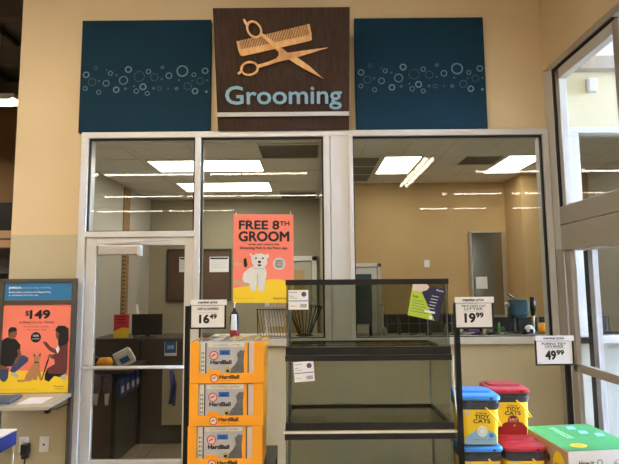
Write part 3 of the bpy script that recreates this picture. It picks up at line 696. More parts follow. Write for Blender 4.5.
def sticker(par, x, z, rot, w_=0.103, h_=0.1):
    ca, sa = math.cos(rot), math.sin(rot)
    fr = Frame((x, TY0 + 0.0032, z), (ca, 0, sa), (-sa, 0, ca)); m_ = MB(); m_.obox(fr, 0, 0, w_, h_, 0, 0.0008, white)
    k = Frame(fr.p(0, 0, 0.0008), fr.u, fr.v)
    m_.text(k, 'Reptile', 0.006, 0.083, 0.045, 0.091, bblue, 0.01, 0, 0.0006); m_.text(k, 'Glass', 0.006, 0.066, 0.028, 0.072, navy, 0, 0, 0.0006); m_.text(k, 'Terrarium', 0.006, 0.056, 0.045, 0.062, navy, 0, 0, 0.0006)
    m_.obox(k, 0.002, 0.042, 0.101, 0.046, 0, 0.0006, bblue); m_.ell(k, 0.08, 0.078, 0.013, 0.013, maroon, 1, 16); m_.ell(k, 0.083, 0.076, 0.006, 0.006, bblue, 2, 10)
    for b in range(12): m_.obox(k, 0.062 + b * 0.0028, 0.01, 0.0635 + b * 0.0028, 0.028, 0, 0.0006, greyink)
    m_.text(k, '40 gal', 0.010, 0.014, 0.035, 0.022, greyink, 0, 0, 0.0006)
    m_.build('sticker', par, label='white label with blue bar')
sticker(tk1, -0.112, 1.518, 0.0); sticker(tk2, -0.082, 1.152, 0.07)
fr = Frame((0, TY0 + 0.003, 0)); tg = MB()
tg.poly(fr, [(0.533, 1.647), (0.600, 1.641), (0.645, 1.457), (0.640, 1.455), (0.501, 1.485)], lime, 0, 0.0008)
tg.poly(fr, [(0.578, 1.60), (0.616, 1.632), (0.699, 1.617), (0.659, 1.451), (0.638, 1.455)], navy, 0, 0.0016)
tg.poly(fr, [(0.533, 1.648), (0.606, 1.641), (0.618, 1.628), (0.605, 1.612), (0.570, 1.603), (0.528, 1.612)], pinkish, 0, 0.0024)
f2 = Frame((0.530, TY0 + 0.0022, 1.575), (1, 0, -0.2), (0.2, 0, 1)); tg.text(f2, 'Sale', 0, 0.002, 0.028, 0.014, ink, 0.02, 0, 0.0006)
for k in range(5): tg.obox(f2, 0, -0.014 - k * 0.014, 0.058 + 0.008 * k, -0.011 - k * 0.014, 0, 0.0005, greyink)
f3 = Frame((0.60, TY0 + 0.0014, 1.595), (1, 0, -0.2), (0.2, 0, 1)); tg.text(f3, 'Pals', 0.05, 0.022, 0.085, 0.031, white, 0.01, 0, 0.0006)
for k in range(5): tg.obox(f3, 0.03 - 0.002 * k, -0.008 - k * 0.016, 0.066 - 0.003 * k, -0.0055 - k * 0.016, 0, 0.0005, white)
tg.obox(f3, 0.005, -0.095, 0.06, -0.085, 0, 0.0005, white); tg.obox(f3, 0.035, -0.125, 0.05, -0.108, 0, 0.0005, white)
tg.build('promo_tag', tk1, label='lime, navy and pale pink paper tag stuck on the front glass')
# plastic side curve beside the tanks
sd = MB(); sd.tube([(0.726, 2.597, 1.28), (0.723, 2.598, 1.18), (0.726, 2.597, 1.08), (0.735, 2.596, 0.97), (0.738, 2.596, 0.92)], 0.0035, offwhite, 6)
sd.build('edge_cord', smooth=True, label='thin white curved cord along the right side of the middle tank', category='cord')

# ---- litter cartons and the packs inside
def carton(z0, dx, lab, lab2):
    x0, x1, y0, y1 = -0.636 + dx, -0.247 + dx, 2.70, 2.95
    t = thing('litter_carton', ((x0 + x1) / 2, (y0 + y1) / 2, z0), lab, 'carton', 'orange litter cartons')
    H_ = 0.215; wl, wr, lip = 0.047, 0.052, 0.052; th = 0.004
    m_ = MB(); fr = Frame((x0, y0, z0)); W_ = x1 - x0
    m_.poly(fr, [(0, 0), (W_, 0), (W_, H_), (W_ - wr, H_), (W_ - wr, lip + 0.008), (W_ - wr - 0.008, lip), (wl + 0.008, lip), (wl, lip + 0.008), (wl, H_), (0, H_)], orange, -th, 0)
    m_.box((x0, y0 + th, z0), (x0 + th, y1, z0 + H_), orange); m_.box((x1 - th, y0 + th, z0), (x1, y1, z0 + H_), orange); m_.box((x0 + th, y1 - th, z0), (x1 - th, y1, z0 + H_), orange); m_.box((x0 + th, y0 + th, z0), (x1 - th, y1 - th, z0 + th), orange)
    m_.build('tray', t, bevel=0.0008)
    l_ = MB(); k = Frame((x0, y0 - 0.0002, z0)); l_.ell(k, 0.128, 0.026, 0.022, 0.022, red, 1, 24); l_.ell(k, 0.128, 0.026, 0.017, 0.017, offwhite, 2, 24); l_.flat(k, [(0.118, 0.020), (0.136, 0.030), (0.133, 0.035), (0.116, 0.025)], red, 3)
    l_.text(k, 'HardBall', 0.156, 0.024, 0.258, 0.042, ink, 0.04); l_.text(k, 'clumping litter', 0.16, 0.012, 0.25, 0.017, greyink, 0); l_.build('lip_print', t)
    p = thing('litter_pack', ((x0 + x1) / 2, y0 + 0.1, z0 + th), lab2, 'litter pack', 'silver litter packs in the cartons')
    a0, a1, pz = x0 + 0.008, x1 - 0.010, z0 + th + 0.001; ph = 0.206; py = y0 + 0.012
    b = MB(); b.box((a0, py, pz), (a1, y1 - 0.01, pz + ph), litgrey); b.build('pack_body', p, bevel=0.003)
    k = Frame((x0, py - 0.0005, z0)); g_ = MB(); top = 0.209
    g_.flat(k, [(0.052, 0.03), (0.076, 0.03), (0.076, top), (0.052, top)], offwhite, 1)
    for j in range(5): g_.text(k, 'ABCDE'[j] * 2 if False else 'II', 0.057, 0.062 + j * 0.022, 0.070, 0.072 + j * 0.022, ink, 0.02)
    g_.flat(k, [(0.076, 0.03), (0.082, 0.03), (0.082, top), (0.076, top)], navy, 1)
    g_.flat(k, [(0.088, 0.186), (0.284, 0.186), (0.284, top), (0.088, top)], offwhite, 1); g_.text(k, 'CLUMPING  LITTER', 0.115, 0.192, 0.262, 0.200, greyink, 0.0)
    g_.flat(k, [(0.178, 0.04), (0.30, 0.04), (0.300, 0.165), (0.262, 0.170), (0.244, 0.150), (0.250, 0.12), (0.235, 0.095), (0.215, 0.075)], litdark, 1)
    g_.flat(k, [(0.284, 0.03), (0.302, 0.03), (0.302, top), (0.288, top), (0.280, 0.11)], orange, 2)
    g_.flat(k, [(0.302, 0.03), (0.307, 0.03), (0.307, top), (0.302, top)], ink, 2)
    g_.flat(k, [(0.311, 0.03), (0.336, 0.03), (0.336, top), (0.311, top)], pinkish, 1)
    g_.flat(k, [(0.092, 0.03), (0.160, 0.03), (0.160, 0.066), (0.092, 0.070)], orange, 1)
    g_.ell(k, 0.122, 0.143, 0.024, 0.024, red, 2, 24); g_.ell(k, 0.122, 0.143, 0.019, 0.019, pinkish, 3, 24); g_.flat(k, [(0.110, 0.136), (0.132, 0.147), (0.129, 0.153), (0.108, 0.142)], red, 4)
    g_.flat(k, [(0.152, 0.145), (0.208, 0.145), (0.208, 0.17), (0.152, 0.17)], bblue, 2); g_.text(k, '18 lb', 0.166, 0.15, 0.194, 0.163, navy, 0.01, 0.001, 0.0026)
    g_.text(k, 'HardBall', 0.105, 0.098, 0.215, 0.118, ink, 0.04, 0.0005, 0.0022)
    g_.ell(k, 0.196, 0.066, 0.017, 0.015, mat('sand_print', (196, 176, 120), 0.5), 3, 16); g_.ell(k, 0.196, 0.062, 0.009, 0.007, ink, 4, 12)
    g_.build('pack_print', p)
    return t, p
carton(1.132, 0.0, 'orange tray carton of litter, topmost of the stack', 'silver litter pack in the topmost orange carton')
carton(0.9155, -0.003, 'orange tray carton of litter, second from the top', 'silver litter pack in the second orange carton from the top')
carton(0.699, -0.008, 'orange tray carton of litter, lowest of the three stacked', 'silver litter pack in the lowest orange carton')
wr_ = MB(); fr = Frame((-0.64, 2.72, 1.35), (1, 0, 0), (0, 1, 0))
for k in range(9):
    x = -0.62 + k * 0.045
    wr_.add([(x, 2.705, 1.349), (x + 0.045, 2.705, 1.349 + 0.005 * (k % 2)), (x + 0.045, 2.99, 1.352), (x, 2.99, 1.350 + 0.004 * (k % 3))], [(0, 1, 2, 3)], film)
wr_.tube([(-0.60, 2.70, 1.349), (-0.5, 2.698, 1.353), (-0.42, 2.70, 1.350), (-0.3, 2.698, 1.356), (-0.25, 2.70, 1.349)], 0.0022, film, 5)
wr_.build('plastic_wrap', label='clear plastic wrap torn over the top orange carton', category='wrap')

# ---- price signs on the uprights
def price_sign(x0, z0, y, w_, h_, title, dol, cts, label, lines=1):
    t = thing('price_sign', (x0 + w_ / 2, y, z0), label, 'price sign', 'white price signs in black holders')
    k = 0.0085
    m_ = MB(); m_.box((x0 - k, y, z0 - k), (x0 + w_ + k, y + 0.006, z0), black); m_.box((x0 - k, y, z0 + h_), (x0 + w_ + k, y + 0.006, z0 + h_ + k), black)
    m_.box((x0 - k, y, z0), (x0, y + 0.006, z0 + h_), black); m_.box((x0 + w_, y, z0), (x0 + w_ + k, y + 0.006, z0 + h_), black); m_.box((x0, y + 0.004, z0), (x0 + w_, y + 0.006, z0 + h_), black)
    m_.build('sign_holder', t)
    fr = Frame((x0, y + 0.003, z0)); c = MB(); c.obox(fr, 0, 0, w_, h_, -0.001, 0, white)
    if lines == 1: c.text(fr, title[0], w_ * 0.18, h_ * 0.79, w_ * 0.82, h_ * 0.90, ink, 0.02)
    else:
        c.text(fr, title[0], w_ * 0.16, h_ * 0.84, w_ * 0.84, h_ * 0.93, ink, 0.02); c.text(fr, title[1], w_ * 0.24, h_ * 0.72, w_ * 0.76, h_ * 0.81, ink, 0.02)
    c.obox(fr, w_ * 0.2, h_ * 0.665, w_ * 0.8, h_ * 0.672, 0, 0.0004, greyink)
    c.text(fr, dol, w_ * 0.25, h_ * 0.2, w_ * 0.53, h_ * 0.57, ink, 0.045); c.text(fr, cts, w_ * 0.56, h_ * 0.40, w_ * 0.76, h_ * 0.60, ink, 0.05)
    c.text(fr, 'each', w_ * 0.04, h_ * 0.05, w_ * 0.12, h_ * 0.09, greyink, 0)
    c.build('price_card', t)
    s_ = MB(); f2 = Frame((x0, y - 0.002, z0 + h_)); s_.obox(f2, -0.004, 0.002, w_ + 0.012, 0.032, -0.002, 0, white); s_.text(f2, 'member price', w_ * 0.2, 0.009, w_ * 0.78, 0.024, navy, 0.03)
    s_.build('topper_strip', t, label='white strip reading member price')
    return t
price_sign(-0.641, 1.421, 2.725, 0.179, 0.116, ['ARM & HAMMER'], '16', '49', 'white price sign reading 16.49 above the orange cartons')
price_sign(0.736, 1.425, 2.555, 0.182, 0.119, ['TIDY CATS CAT', 'LITTER'], '19', '99', 'white price sign reading 19.99 right of the top glass tank', 2)
price_sign(1.300, 1.180, 2.93, 0.205, 0.128, ['PURINA TIDY', 'CATS BREEZE'], '49', '99', 'white price sign reading 49.99 above the green and white carton', 2)

# ---- litter pails
def pail_obj(c, lidm, wavem, blue, label, rot=0.0, grp='yellow litter pails with hinged lids'):
    x, y, z = c
    t = thing('litter_pail', c, label, 'litter pail', grp)
    hx, hy = 0.112, 0.115
    b = MB(); b.rrect(c, [(hx * .86, hy * .86, 0.03, 0), (hx * .92, hy * .92, 0.034, 0.178)], pailyel); b.build('label_wrap', t, smooth=False)
    b = MB(); b.rrect(c, [(hx * .93, hy * .93, 0.034, 0.176), (hx * .94, hy * .94, 0.034, 0.186), (hx * .965, hy * .965, 0.034, 0.188), (hx * .965, hy * .965, 0.034, 0.205), (hx * .93, hy * .93, 0.034, 0.207), (hx * .95, hy * .95, 0.034, 0.225)], pail)
    for s_ in (-0.5, 0.45): b.box((x + s_ * hx - 0.012, y - hy * 0.985, z + 0.178), (x + s_ * hx + 0.012, y - hy * 0.9, z + 0.216), pail)
    b.build('collar', t)
    b = MB(); b.rrect(c, [(hx * 1.0, hy * 1.0, 0.036, 0.224), (hx * 1.02, hy * 1.02, 0.036, 0.226), (hx * 1.02, hy * 1.02, 0.036, 0.240), (hx * 0.97, hy * 0.97, 0.034, 0.246), (hx * .90, hy * .90, 0.034, 0.247)], lidm)
    b.rrect((x, y + 0.03, z), [(hx * .84, hy * .6, 0.03, 0.246), (hx * .78, hy * .5, 0.03, 0.2565)], lidm)
    b.box((x - 0.03, y - hy * 1.05, z + 0.226), (x + 0.03, y - hy, z + 0.236), lidm)
    b.build('lid', t, bevel=0.002)
    n_ = MB(); n_.box((x + hx * 0.45, y - hy * 1.035, z + 0.230), (x + hx * 0.58, y - hy * 1.015, z + 0.238), gasket); n_.build('lid_notch', t)
    # print on the front face (face leans out slightly)
    yb, yt = y - hy * .86, y - hy * .92
    fr = Frame((x - hx * 0.88, yb - 0.0012, z), (1, 0, 0), (0, yt - yb, 0.178)); W_ = 2 * hx * 0.88; pr_ = MB()
    w0 = 0.016
    wave = [(w0, 0.002), (W_ - w0, 0.002), (W_ - w0 + 0.002, 0.045), (W_ * 0.85, 0.062), (W_ * 0.62, 0.078), (W_ * 0.4, 0.074), (W_ * 0.2, 0.05), (w0, 0.028)] if blue else [(w0, 0.002), (W_ - w0, 0.002), (W_ - w0 + 0.002, 0.040), (W_ * 0.8, 0.066), (W_ * 0.55, 0.078), (W_ * 0.3, 0.066), (w0, 0.034)]
    pr_.flat(fr, wave, wavem, 1)
    pr_.text(fr, 'PURINA', W_ * 0.40, 0.152, W_ * 0.68, 0.163, dred if not blue else maroon, 0.01); pr_.text(fr, 'TIDY', W_ * 0.36, 0.131, W_ * 0.74, 0.149, ink, 0.03); pr_.text(fr, 'CATS', W_ * 0.32, 0.108, W_ * 0.76, 0.127, ink, 0.03)
    if blue: pr_.ell(fr, W_ * 0.55, 0.066, 0.026, 0.026, white, 2, 24); pr_.ring(fr, W_ * 0.55, 0.066, 0.018, 0.002, waveb, 0.002); pr_.text(fr, 'BREEZE' if False else 'FREE & CLEAN', W_ * 0.3, 0.022, W_ * 0.86, 0.029, lidblue, 0.0, .0007, .0014); pr_.ell(fr, W_ * 0.78, 0.046, 0.012, 0.012, lidblue, 2, 16)
    else: pr_.ell(fr, W_ * 0.55, 0.078, 0.030, 0.028, dred, 2, 24); pr_.text(fr, '24/7', W_ * 0.43, 0.078, W_ * 0.67, 0.090, white, 0.02, 0.0014, 0.0022); pr_.text(fr, 'performance', W_ * 0.44, 0.069, W_ * 0.66, 0.075, white, 0, 0.0014, 0.0022); pr_.ell(fr, W_ * 0.58, 0.052, 0.006, 0.004, pailyel, 3, 10)
    pr_.flat(fr, [(0.022, 0.145), (0.040, 0.145), (0.040, 0.172), (0.022, 0.172)], furs, 1)
    pr_.build('label_print', t)
    h_ = MB(); A = Vector((x + hx * 0.25, y - hy * 0.96, z + 0.188)); B = Vector((x + hx * 0.95, y - hy * 0.99, z + 0.098))
    h_.tube([A, A.lerp(B, .3) + Vector((0, -0.012, 0.004)), A.lerp(B, .7) + Vector((0, -0.012, 0.004)), B, B + Vector((0.004, 0.05, -0.012)), Vector((x + hx * 0.98, y, z + 0.19))], 0.0045, pailyel, 8)
    h_.build('bail_handle', t, smooth=True)
    t.rotation_euler.z = rot; t.scale = (PS, PS, 0.98)
    return t
PS = 0.963
pail_obj((0.862, 2.722, 0.8335), lidblue, waveb, True, 'yellow litter pail with blue lid, upper one beside the tanks', -0.05)
pail_obj((0.862, 2.722, 0.5815), lidblue, waveb, True, 'litter pail with blue lid, mostly hidden below the upper blue-lidded pail', 0)
pail_obj((1.079, 2.875, 0.8335), lidred, dred, False, 'yellow litter pail with red lid, the upper one, right of the blue-lidded pail', -0.03)
pail_obj((1.083, 2.722, 0.5815), lidred, dred, False, 'litter pail with red lid, the lower front one, left of the green and white carton', 0)

# ---- green and white carton
rz = 0.10; ux, uy = math.cos(rz), math.sin(rz)
t = thing('litter_kit_carton', (1.38, 2.67, 0.511), 'large white carton with green top and kraft side at the lower right', 'carton')
ftp = Frame((1.213, 2.458, 0.85), (ux, uy, 0), (-uy * 0.6, ux, 0)); Wb, Db = 0.37, 0.42
b = MB(); b.obox(ftp, 0, 0, Wb, Db, -0.339, 0, white); b.build('carton_body', t, bevel=0.002)
g_ = MB(); g_.obox(ftp, 0, 0, Wb, Db, 0.0003, 0.0012, green)
g_.text(Frame(ftp.p(0.20, 0.37, 0.0012), ftp.v * -1, ftp.u), 'BREEZE', 0.0, -0.09, 0.19, -0.055, mat('pale_green_ink', (170, 220, 176), 0.5), 0.02)
g_.ell(Frame(ftp.p(0, 0, 0.0008), ftp.u, ftp.v), 0.10, 0.075, 0.042, 0.03, yellow, 1, 20); g_.ell(Frame(ftp.p(0, 0, 0.0008), ftp.u, ftp.v), 0.10, 0.075, 0.03, 0.02, orange, 2, 20)
for (a, c_) in ((0.20, 0.33), (0.22, 0.25), (0.28, 0.20)): g_.flat(Frame(ftp.p(0, 0, 0.0008), ftp.u, ftp.v), [(a, c_), (a + 0.05, c_), (a + 0.06, c_ + 0.05), (a + 0.02, c_ + 0.055)], waveb, 1)
g_.build('green_top', t)
ff = Frame(ftp.p(0, 0, 0) - Vector((0, 0, 0.339)), ftp.u, (0, 0, 1)); g_ = MB(); Hb = 0.339
ff = Frame(ff.p(0, 0, 0.002), ff.u, ff.v)
g_.text(ff, 'How it', 0.05, Hb - 0.065, 0.125, Hb - 0.045, ink, 0.02); g_.text(ff, 'works', 0.05, Hb - 0.095, 0.125, Hb - 0.075, ink, 0.02)
g_.ell(ff, 0.27, Hb - 0.05, 0.05, 0.018, litgrey, 1, 20, 0.4); g_.ell(ff, 0.27, Hb - 0.045, 0.035, 0.011, white, 2, 20, 0.4); g_.ring(ff, 0.155, Hb - 0.055, 0.014, 0.004, green); g_.ring(ff, 0.335, Hb - 0.04, 0.010, 0.003, greyink)
g_.build('front_print', t)
fl = Frame(ftp.p(-0.002, Db, 0) - Vector((0, 0, 0.339)), ftp.v * -1, (0, 0, 1)); g_ = MB(); g_.obox(fl, 0.0, 0, Db, Hb - 0.002, -0.001, 0.0005, kraft)
fl = Frame(fl.p(0, 0, 0.0005), fl.u, fl.v); g_.ell(fl, Db - 0.08, Hb - 0.10, 0.055, 0.075, yellow, 1, 24); g_.text(fl, 'NEW', Db - 0.115, Hb - 0.11, Db - 0.045, Hb - 0.085, ink, 0.02, .0008, .0014)
for k in range(4): g_.flat(fl, [(0.08 + k * 0.05, Hb - 0.10), (0.105 + k * 0.05, Hb - 0.10), (0.11 + k * 0.05, Hb - 0.07), (0.085 + k * 0.05, Hb - 0.06)], brown, 1)
g_.build('kraft_side', t)

# ================================================================== SALON CONTENTS
# reception counter
t = thing('reception_counter', (-1.7, 5.3, 0), 'dark L-shaped reception counter seen through the glass door', 'counter')
c = MB(); c.box((-2.335, 5.43, 0), (-1.15, 5.47, 1.05), darkbrown); c.build('front_panel', t)
c = MB(); c.box((-2.335, 5.40, 1.05), (-1.12, 5.95, 1.085), darkbrown); c.build('counter_top', t, bevel=0.003)
c = MB(); c.box((-1.86, 4.76, 0), (-1.83, 5.43, 0.83), darkbrown); c.box((-1.18, 5.47, 0), (-1.15, 5.95, 1.05), darkbrown); c.build('side_panel', t)
c = MB(); c.box((-2.335, 4.74, 0.83), (-1.70, 5.395, 0.865), darkbrown); c.build('side_top', t, bevel=0.003)
c = MB(); c.box((-2.335, 4.80, 0), (-1.86, 4.83, 0.83), brown); c.build('end_panel', t)
c = MB(); c.box((-1.835, 4.735, 0.0), (-1.80, 4.76, 0.83), blackm); c.box((-1.82, 5.405, 0.0), (-1.795, 5.43, 1.05), blackm); c.build('corner_post', t)
t = thing('computer_monitor', (-1.78, 5.55, 1.085), 'black computer monitor on the reception counter', 'monitor')
MB().box((-1.95, 5.53, 1.11), (-1.62, 5.56, 1.335), black).build('screen', t, bevel=0.004)
MB().box((-1.81, 5.56, 1.086), (-1.76, 5.58, 1.20), black).box((-1.86, 5.5, 1.086), (-1.71, 5.62, 1.094), black).build('monitor_stand', t)
t = thing('counter_sign', (-2.05, 5.5, 1.085), 'red and yellow card standing on the counter left of the monitor', 'sign')
MB().box((-2.13, 5.49, 1.086), (-1.965, 5.496, 1.335), red).build('card', t); fr = Frame((-2.13, 5.4895, 1.086)); m_ = MB(); m_.flat(fr, [(0, 0), (0.165, 0), (0.165, 0.10), (0.1, 0.11), (0, 0.07)], yellow, 1)
for k in range(3): m_.flat(fr, [(0.03, 0.22 - k * 0.03), (0.13, 0.22 - k * 0.03), (0.13, 0.228 - k * 0.03), (0.03, 0.228 - k * 0.03)], ink, 1)
m_.build('card_print', t)
m_ = MB(); m_.lathe((-1.93, 5.62, 1.086), [(0.03, 0), (0.03, 0.26), (0.015, 0.3), (0.012, 0.35)], offwhite, 12); m_.build('spray_bottle', smooth=True, label='slim white bottle behind the monitor on the counter', category='bottle')
m_ = MB(); m_.box((-1.555, 5.422, 0.90), (-1.425, 5.429, 1.075), white); fr = Frame((-1.555, 5.4215, 0.90)); m_.flat(fr, [(0.006, 0.03), (0.124, 0.03), (0.124, 0.15), (0.006, 0.15)], bblue, 1); m_.flat(fr, [(0.03, 0.07), (0.1, 0.07), (0.1, 0.11), (0.03, 0.11)], waveb, 2)
m_.build('notice_card', label='small blue notice card on the front of the reception counter', category='sign')
# things on the low run
m_ = MB(); m_.rrect((0, 0, 0), [(0.09, 0.02, 0.02, 0), (0.10, 0.035, 0.02, 0.03), (0.10, 0.035, 0.02, 0.15), (0.09, 0.012, 0.01, 0.19)], white); m_.flat(Frame((-0.08, -0.0355, 0.03)), [(0.03, 0.02), (0.13, 0.02), (0.13, 0.09), (0.03, 0.09)], bblue, 1)
o = m_.build('treat_bag', loc=(0, 0, 0), label='white and blue bag leaning on the low counter behind the door bar', category='bag'); o.location = (-1.735, 4.86, 0.90); o.scale = (0.85, 0.85, 0.85); o.rotation_euler = (0.35, -0.45, 0.2)
m_ = MB(); m_.rrect((-1.955, 4.85, 0.866), [(0.05, 0.05, 0.03, 0), (0.07, 0.06, 0.03, 0.05), (0.05, 0.045, 0.03, 0.10)], orange); m_.build('orange_toy', smooth=True, label='orange rounded toy on the low counter beside the white and blue bag', category='toy')
m_ = MB(); m_.rrect((0, 0, 0), [(0.11, 0.03, 0.02, 0), (0.12, 0.035, 0.02, 0.03), (0.10, 0.03, 0.02, 0.07)], ink); m_.flat(Frame((-0.08, -0.036, 0.03)), [(0.0, 0.0), (0.15, 0.0), (0.15, 0.02), (0.0, 0.02)], orange, 1)
o = m_.build('black_pouch', loc=(0, 0, 0), label='black and orange pouch at the left end of the low counter', category='bag'); o.location = (-2.13, 4.84, 0.945); o.rotation_euler = (0, 0.45, 0)
# hanging merchandise on the counter end
pk = MB(); pk.box((-2.26, 4.765, 0.815), (-1.85, 4.775, 0.828), steel); pk.build('hanging_rail', label='thin steel rail along the end of the low counter', category='rail')
def bagp(x, label, loc=None):
    t = thing('treat_pouch', (x, 4.75, 0.66), label, 'treat pouch', 'dark purple pouches with white tumblers hung on the counter end')
    m_ = MB(); m_.rrect((x, 4.748, 0.66), [(0.04, 0.008, 0.006, 0), (0.045, 0.014, 0.008, 0.04), (0.045, 0.012, 0.008, 0.13), (0.035, 0.004, 0.003, 0.16)], purple); m_.build('pouch', t)
    m_ = MB(); m_.lathe((x, 4.738, 0.555), [(0.016, 0), (0.024, 0.09), (0.026, 0.10)], offwhite, 12); m_.build('tumbler', t, smooth=True)
    return t
b0 = bagp(-2.18, 'dark purple pouch with white tumbler hung on the counter end under the door bar')
for x in (-2.08, -1.98, -1.88): copy_tree(b0, (x, 4.75, 0.66))
def blueb(y, label):
    m_ = MB(); m_.rrect((-1.80, y, 0.60), [(0.012, 0.05, 0.006, 0), (0.018, 0.055, 0.008, 0.04), (0.015, 0.055, 0.008, 0.17), (0.004, 0.045, 0.003, 0.2)], bagblue); m_.box((-1.783, y - 0.03, 0.64), (-1.780, y + 0.03, 0.70), white)
    return m_.build('blue_pouch', label=label, category='treat pouch', group='blue pouches along the counter side')
bb = blueb(4.86, 'blue pouch hung along the dark side of the counter behind the door')
for y in (5.0, 5.14, 5.28): copy_tree(bb, (bb.location.x, y, bb.location.z))
# wall ruler (growth chart) on the left wall
m_ = MB(); m_.box((-2.3395, 6.22, 1.25), (-2.325, 6.43, 2.88), mat('brown_strip', (150, 118, 78), 0.6))
for k in range(16): m_.box((-2.325, 6.24, 1.3 + k * 0.05), (-2.318, 6.30, 1.315 + k * 0.05), ink)
m_.build('height_chart', label='tall narrow brown strip with dark notches on the left salon wall', category='wall chart')
# bulletin board and papers on back wall
t = thing('bulletin_board', (-1.6, 7.28, 1.42), 'dark brown framed board on the back wall, seen past the door frame', 'board')
MB().box((-2.065, 7.27, 1.425), (-1.145, 7.299, 2.158), brown).build('board', t); 
bars([((-2.075, 7.255, 1.415), (-1.135, 7.27, 1.445)), ((-2.075, 7.255, 2.138), (-1.135, 7.27, 2.168)), ((-2.075, 7.255, 1.445), (-2.045, 7.27, 2.138)), ((-1.165, 7.255, 1.445), (-1.135, 7.27, 2.138))], darkbrown, 'board_frame', t)
def notice(x0, z0, x1, z1, y, label):
    m_ = MB(); m_.box((x0, y - 0.003, z0), (x1, y - 0.001, z1), white); fr = Frame((x0, y - 0.0032, z0)); W_, H_ = x1 - x0, z1 - z0
    m_.flat(fr, [(0.01, H_ - 0.035), (W_ - 0.01, H_ - 0.035), (W_ - 0.01, H_ - 0.01), (0.01, H_ - 0.01)], navy, 1)
    for k in range(5): m_.flat(fr, [(0.03, H_ - 0.06 - k * 0.025), (W_ - 0.03, H_ - 0.06 - k * 0.025), (W_ - 0.03, H_ - 0.055 - k * 0.025), (0.03, H_ - 0.055 - k * 0.025)], furs, 1)
    m_.build('notice_sheet', label=label, category='notice', group='white sheets pinned on the brown board')
notice(-1.895, 1.834, -1.745, 2.05, 7.27, 'white notice sheet pinned near the middle of the brown board, left one')
notice(-1.456, 1.829, -1.177, 2.05, 7.27, 'wider white notice sheet pinned at the right side of the brown board')
# beige cabinet with leash hanging at door height
MB().box((-1.56, 5.385, 0.2), (-1.34, 5.429, 0.80), khaki).build('low_partition', label='beige panel on the front of the dark counter, behind the door bar', category='panel')
m_ = MB(); m_.tube([(-1.46, 5.366, 0.76), (-1.45, 5.366, 0.6), (-1.47, 5.366, 0.42)], 0.018, bagblue, 7); m_.tube([(-1.46, 5.369, 0.76), (-1.42, 5.369, 0.62), (-1.43, 5.369, 0.4)], 0.015, bagblue, 7)
m_.build('blue_leash', smooth=True, label='blue leash hanging on the beige panel of the counter', category='leash')
# wire basket on the ledge
t = thing('wire_basket', (-0.06, 4.36, 1.206), 'black flared wire basket on the ledge behind the top glass tank', 'basket')
cx, cy, zb, zt_ = -0.05, 4.36, 1.215, 1.455; rb, rt = 0.05, 0.155
m_ = MB()
m_.tube([(cx + rt * math.cos(a * PI / 12), cy + rt * math.sin(a * PI / 12), zt_) for a in range(25)], 0.004, blackm, 6)
m_.tube([(cx + rb * math.cos(a * PI / 12), cy + rb * math.sin(a * PI / 12), zb) for a in range(25)], 0.004, blackm, 6); m_.build('rim', t, smooth=True)
m_ = MB()
for a in range(22): 
    A_ = a * 2 * PI / 22; m_.tube([(cx + rb * math.cos(A_), cy + rb * math.sin(A_), zb), (cx + rt * math.cos(A_), cy + rt * math.sin(A_), zt_)], 0.0028, blackm, 5)
m_.build('wires', t)
m_ = MB(); m_.lathe((cx, cy, 1.206), [(0.075, 0), (0.075, 0.006), (0.02, 0.02)], blackm, 16); m_.build('foot', t)
t = thing('wire_rack', (-0.32, 4.38, 1.206), 'black slanted wire rack holding white leaflets under the dog poster', 'rack')
m_ = MB()
for k in range(11): x = -0.44 + k * 0.024; m_.tube([(x + 0.02, 4.30, 1.21), (x - 0.02, 4.40, 1.43)], 0.0026, blackm, 5)
m_.build('wires', t)
m_ = MB(); m_.tube([(-0.47, 4.40, 1.43), (-0.19, 4.40, 1.43)], 0.004, blackm, 6); m_.tube([(-0.43, 4.30, 1.21), (-0.16, 4.30, 1.21)], 0.004, blackm, 6); m_.tube([(-0.46, 4.45, 1.21), (-0.46, 4.40, 1.43)], 0.004, blackm, 6); m_.tube([(-0.19, 4.45, 1.21), (-0.19, 4.40, 1.43)], 0.004, blackm, 6); m_.build('rack_frame', t)
MB().box((-0.40, 4.42, 1.28), (-0.22, 4.43, 1.46), white).build('leaflets', label='white leaflets standing in the black wire rack', category='leaflets')
# hanging bottle on the glass
t = thing('hanging_extinguisher', (-0.59, 3.94, 1.22), 'small bottle with black sleeve, white label and red base hung on the glass', 'bottle')
m_ = MB(); m_.lathe((-0.592, 3.945, 1.275), [(0.034, 0), (0.036, 0.02), (0.036, 0.12), (0.028, 0.15), (0.012, 0.17), (0.012, 0.19)], black, 16); m_.build('sleeve', t, smooth=True)
m_ = MB(); m_.rrect((-0.588, 3.895, 1.30), [(0.024, 0.01, 0.006, 0), (0.022, 0.012, 0.006, 0.04), (0.018, 0.012, 0.006, 0.12)], white); m_.build('tag', t)
m_ = MB(); m_.lathe((-0.588, 3.94, 1.24), [(0.024, 0), (0.038, 0.012), (0.040, 0.058)], dred, 16); m_.build('red_base', t, smooth=True)
m_ = MB(); m_.tube([(-0.592, 3.945, 1.465), (-0.592, 3.96, 1.50), (-0.585, 3.972, 1.51)], 0.004, offwhite, 6); m_.lathe((-0.585, 3.985, 1.50), [(0.012, 0), (0.02, 0.01), (0.008, 0.03)], film, 10); m_.build('hook', t)

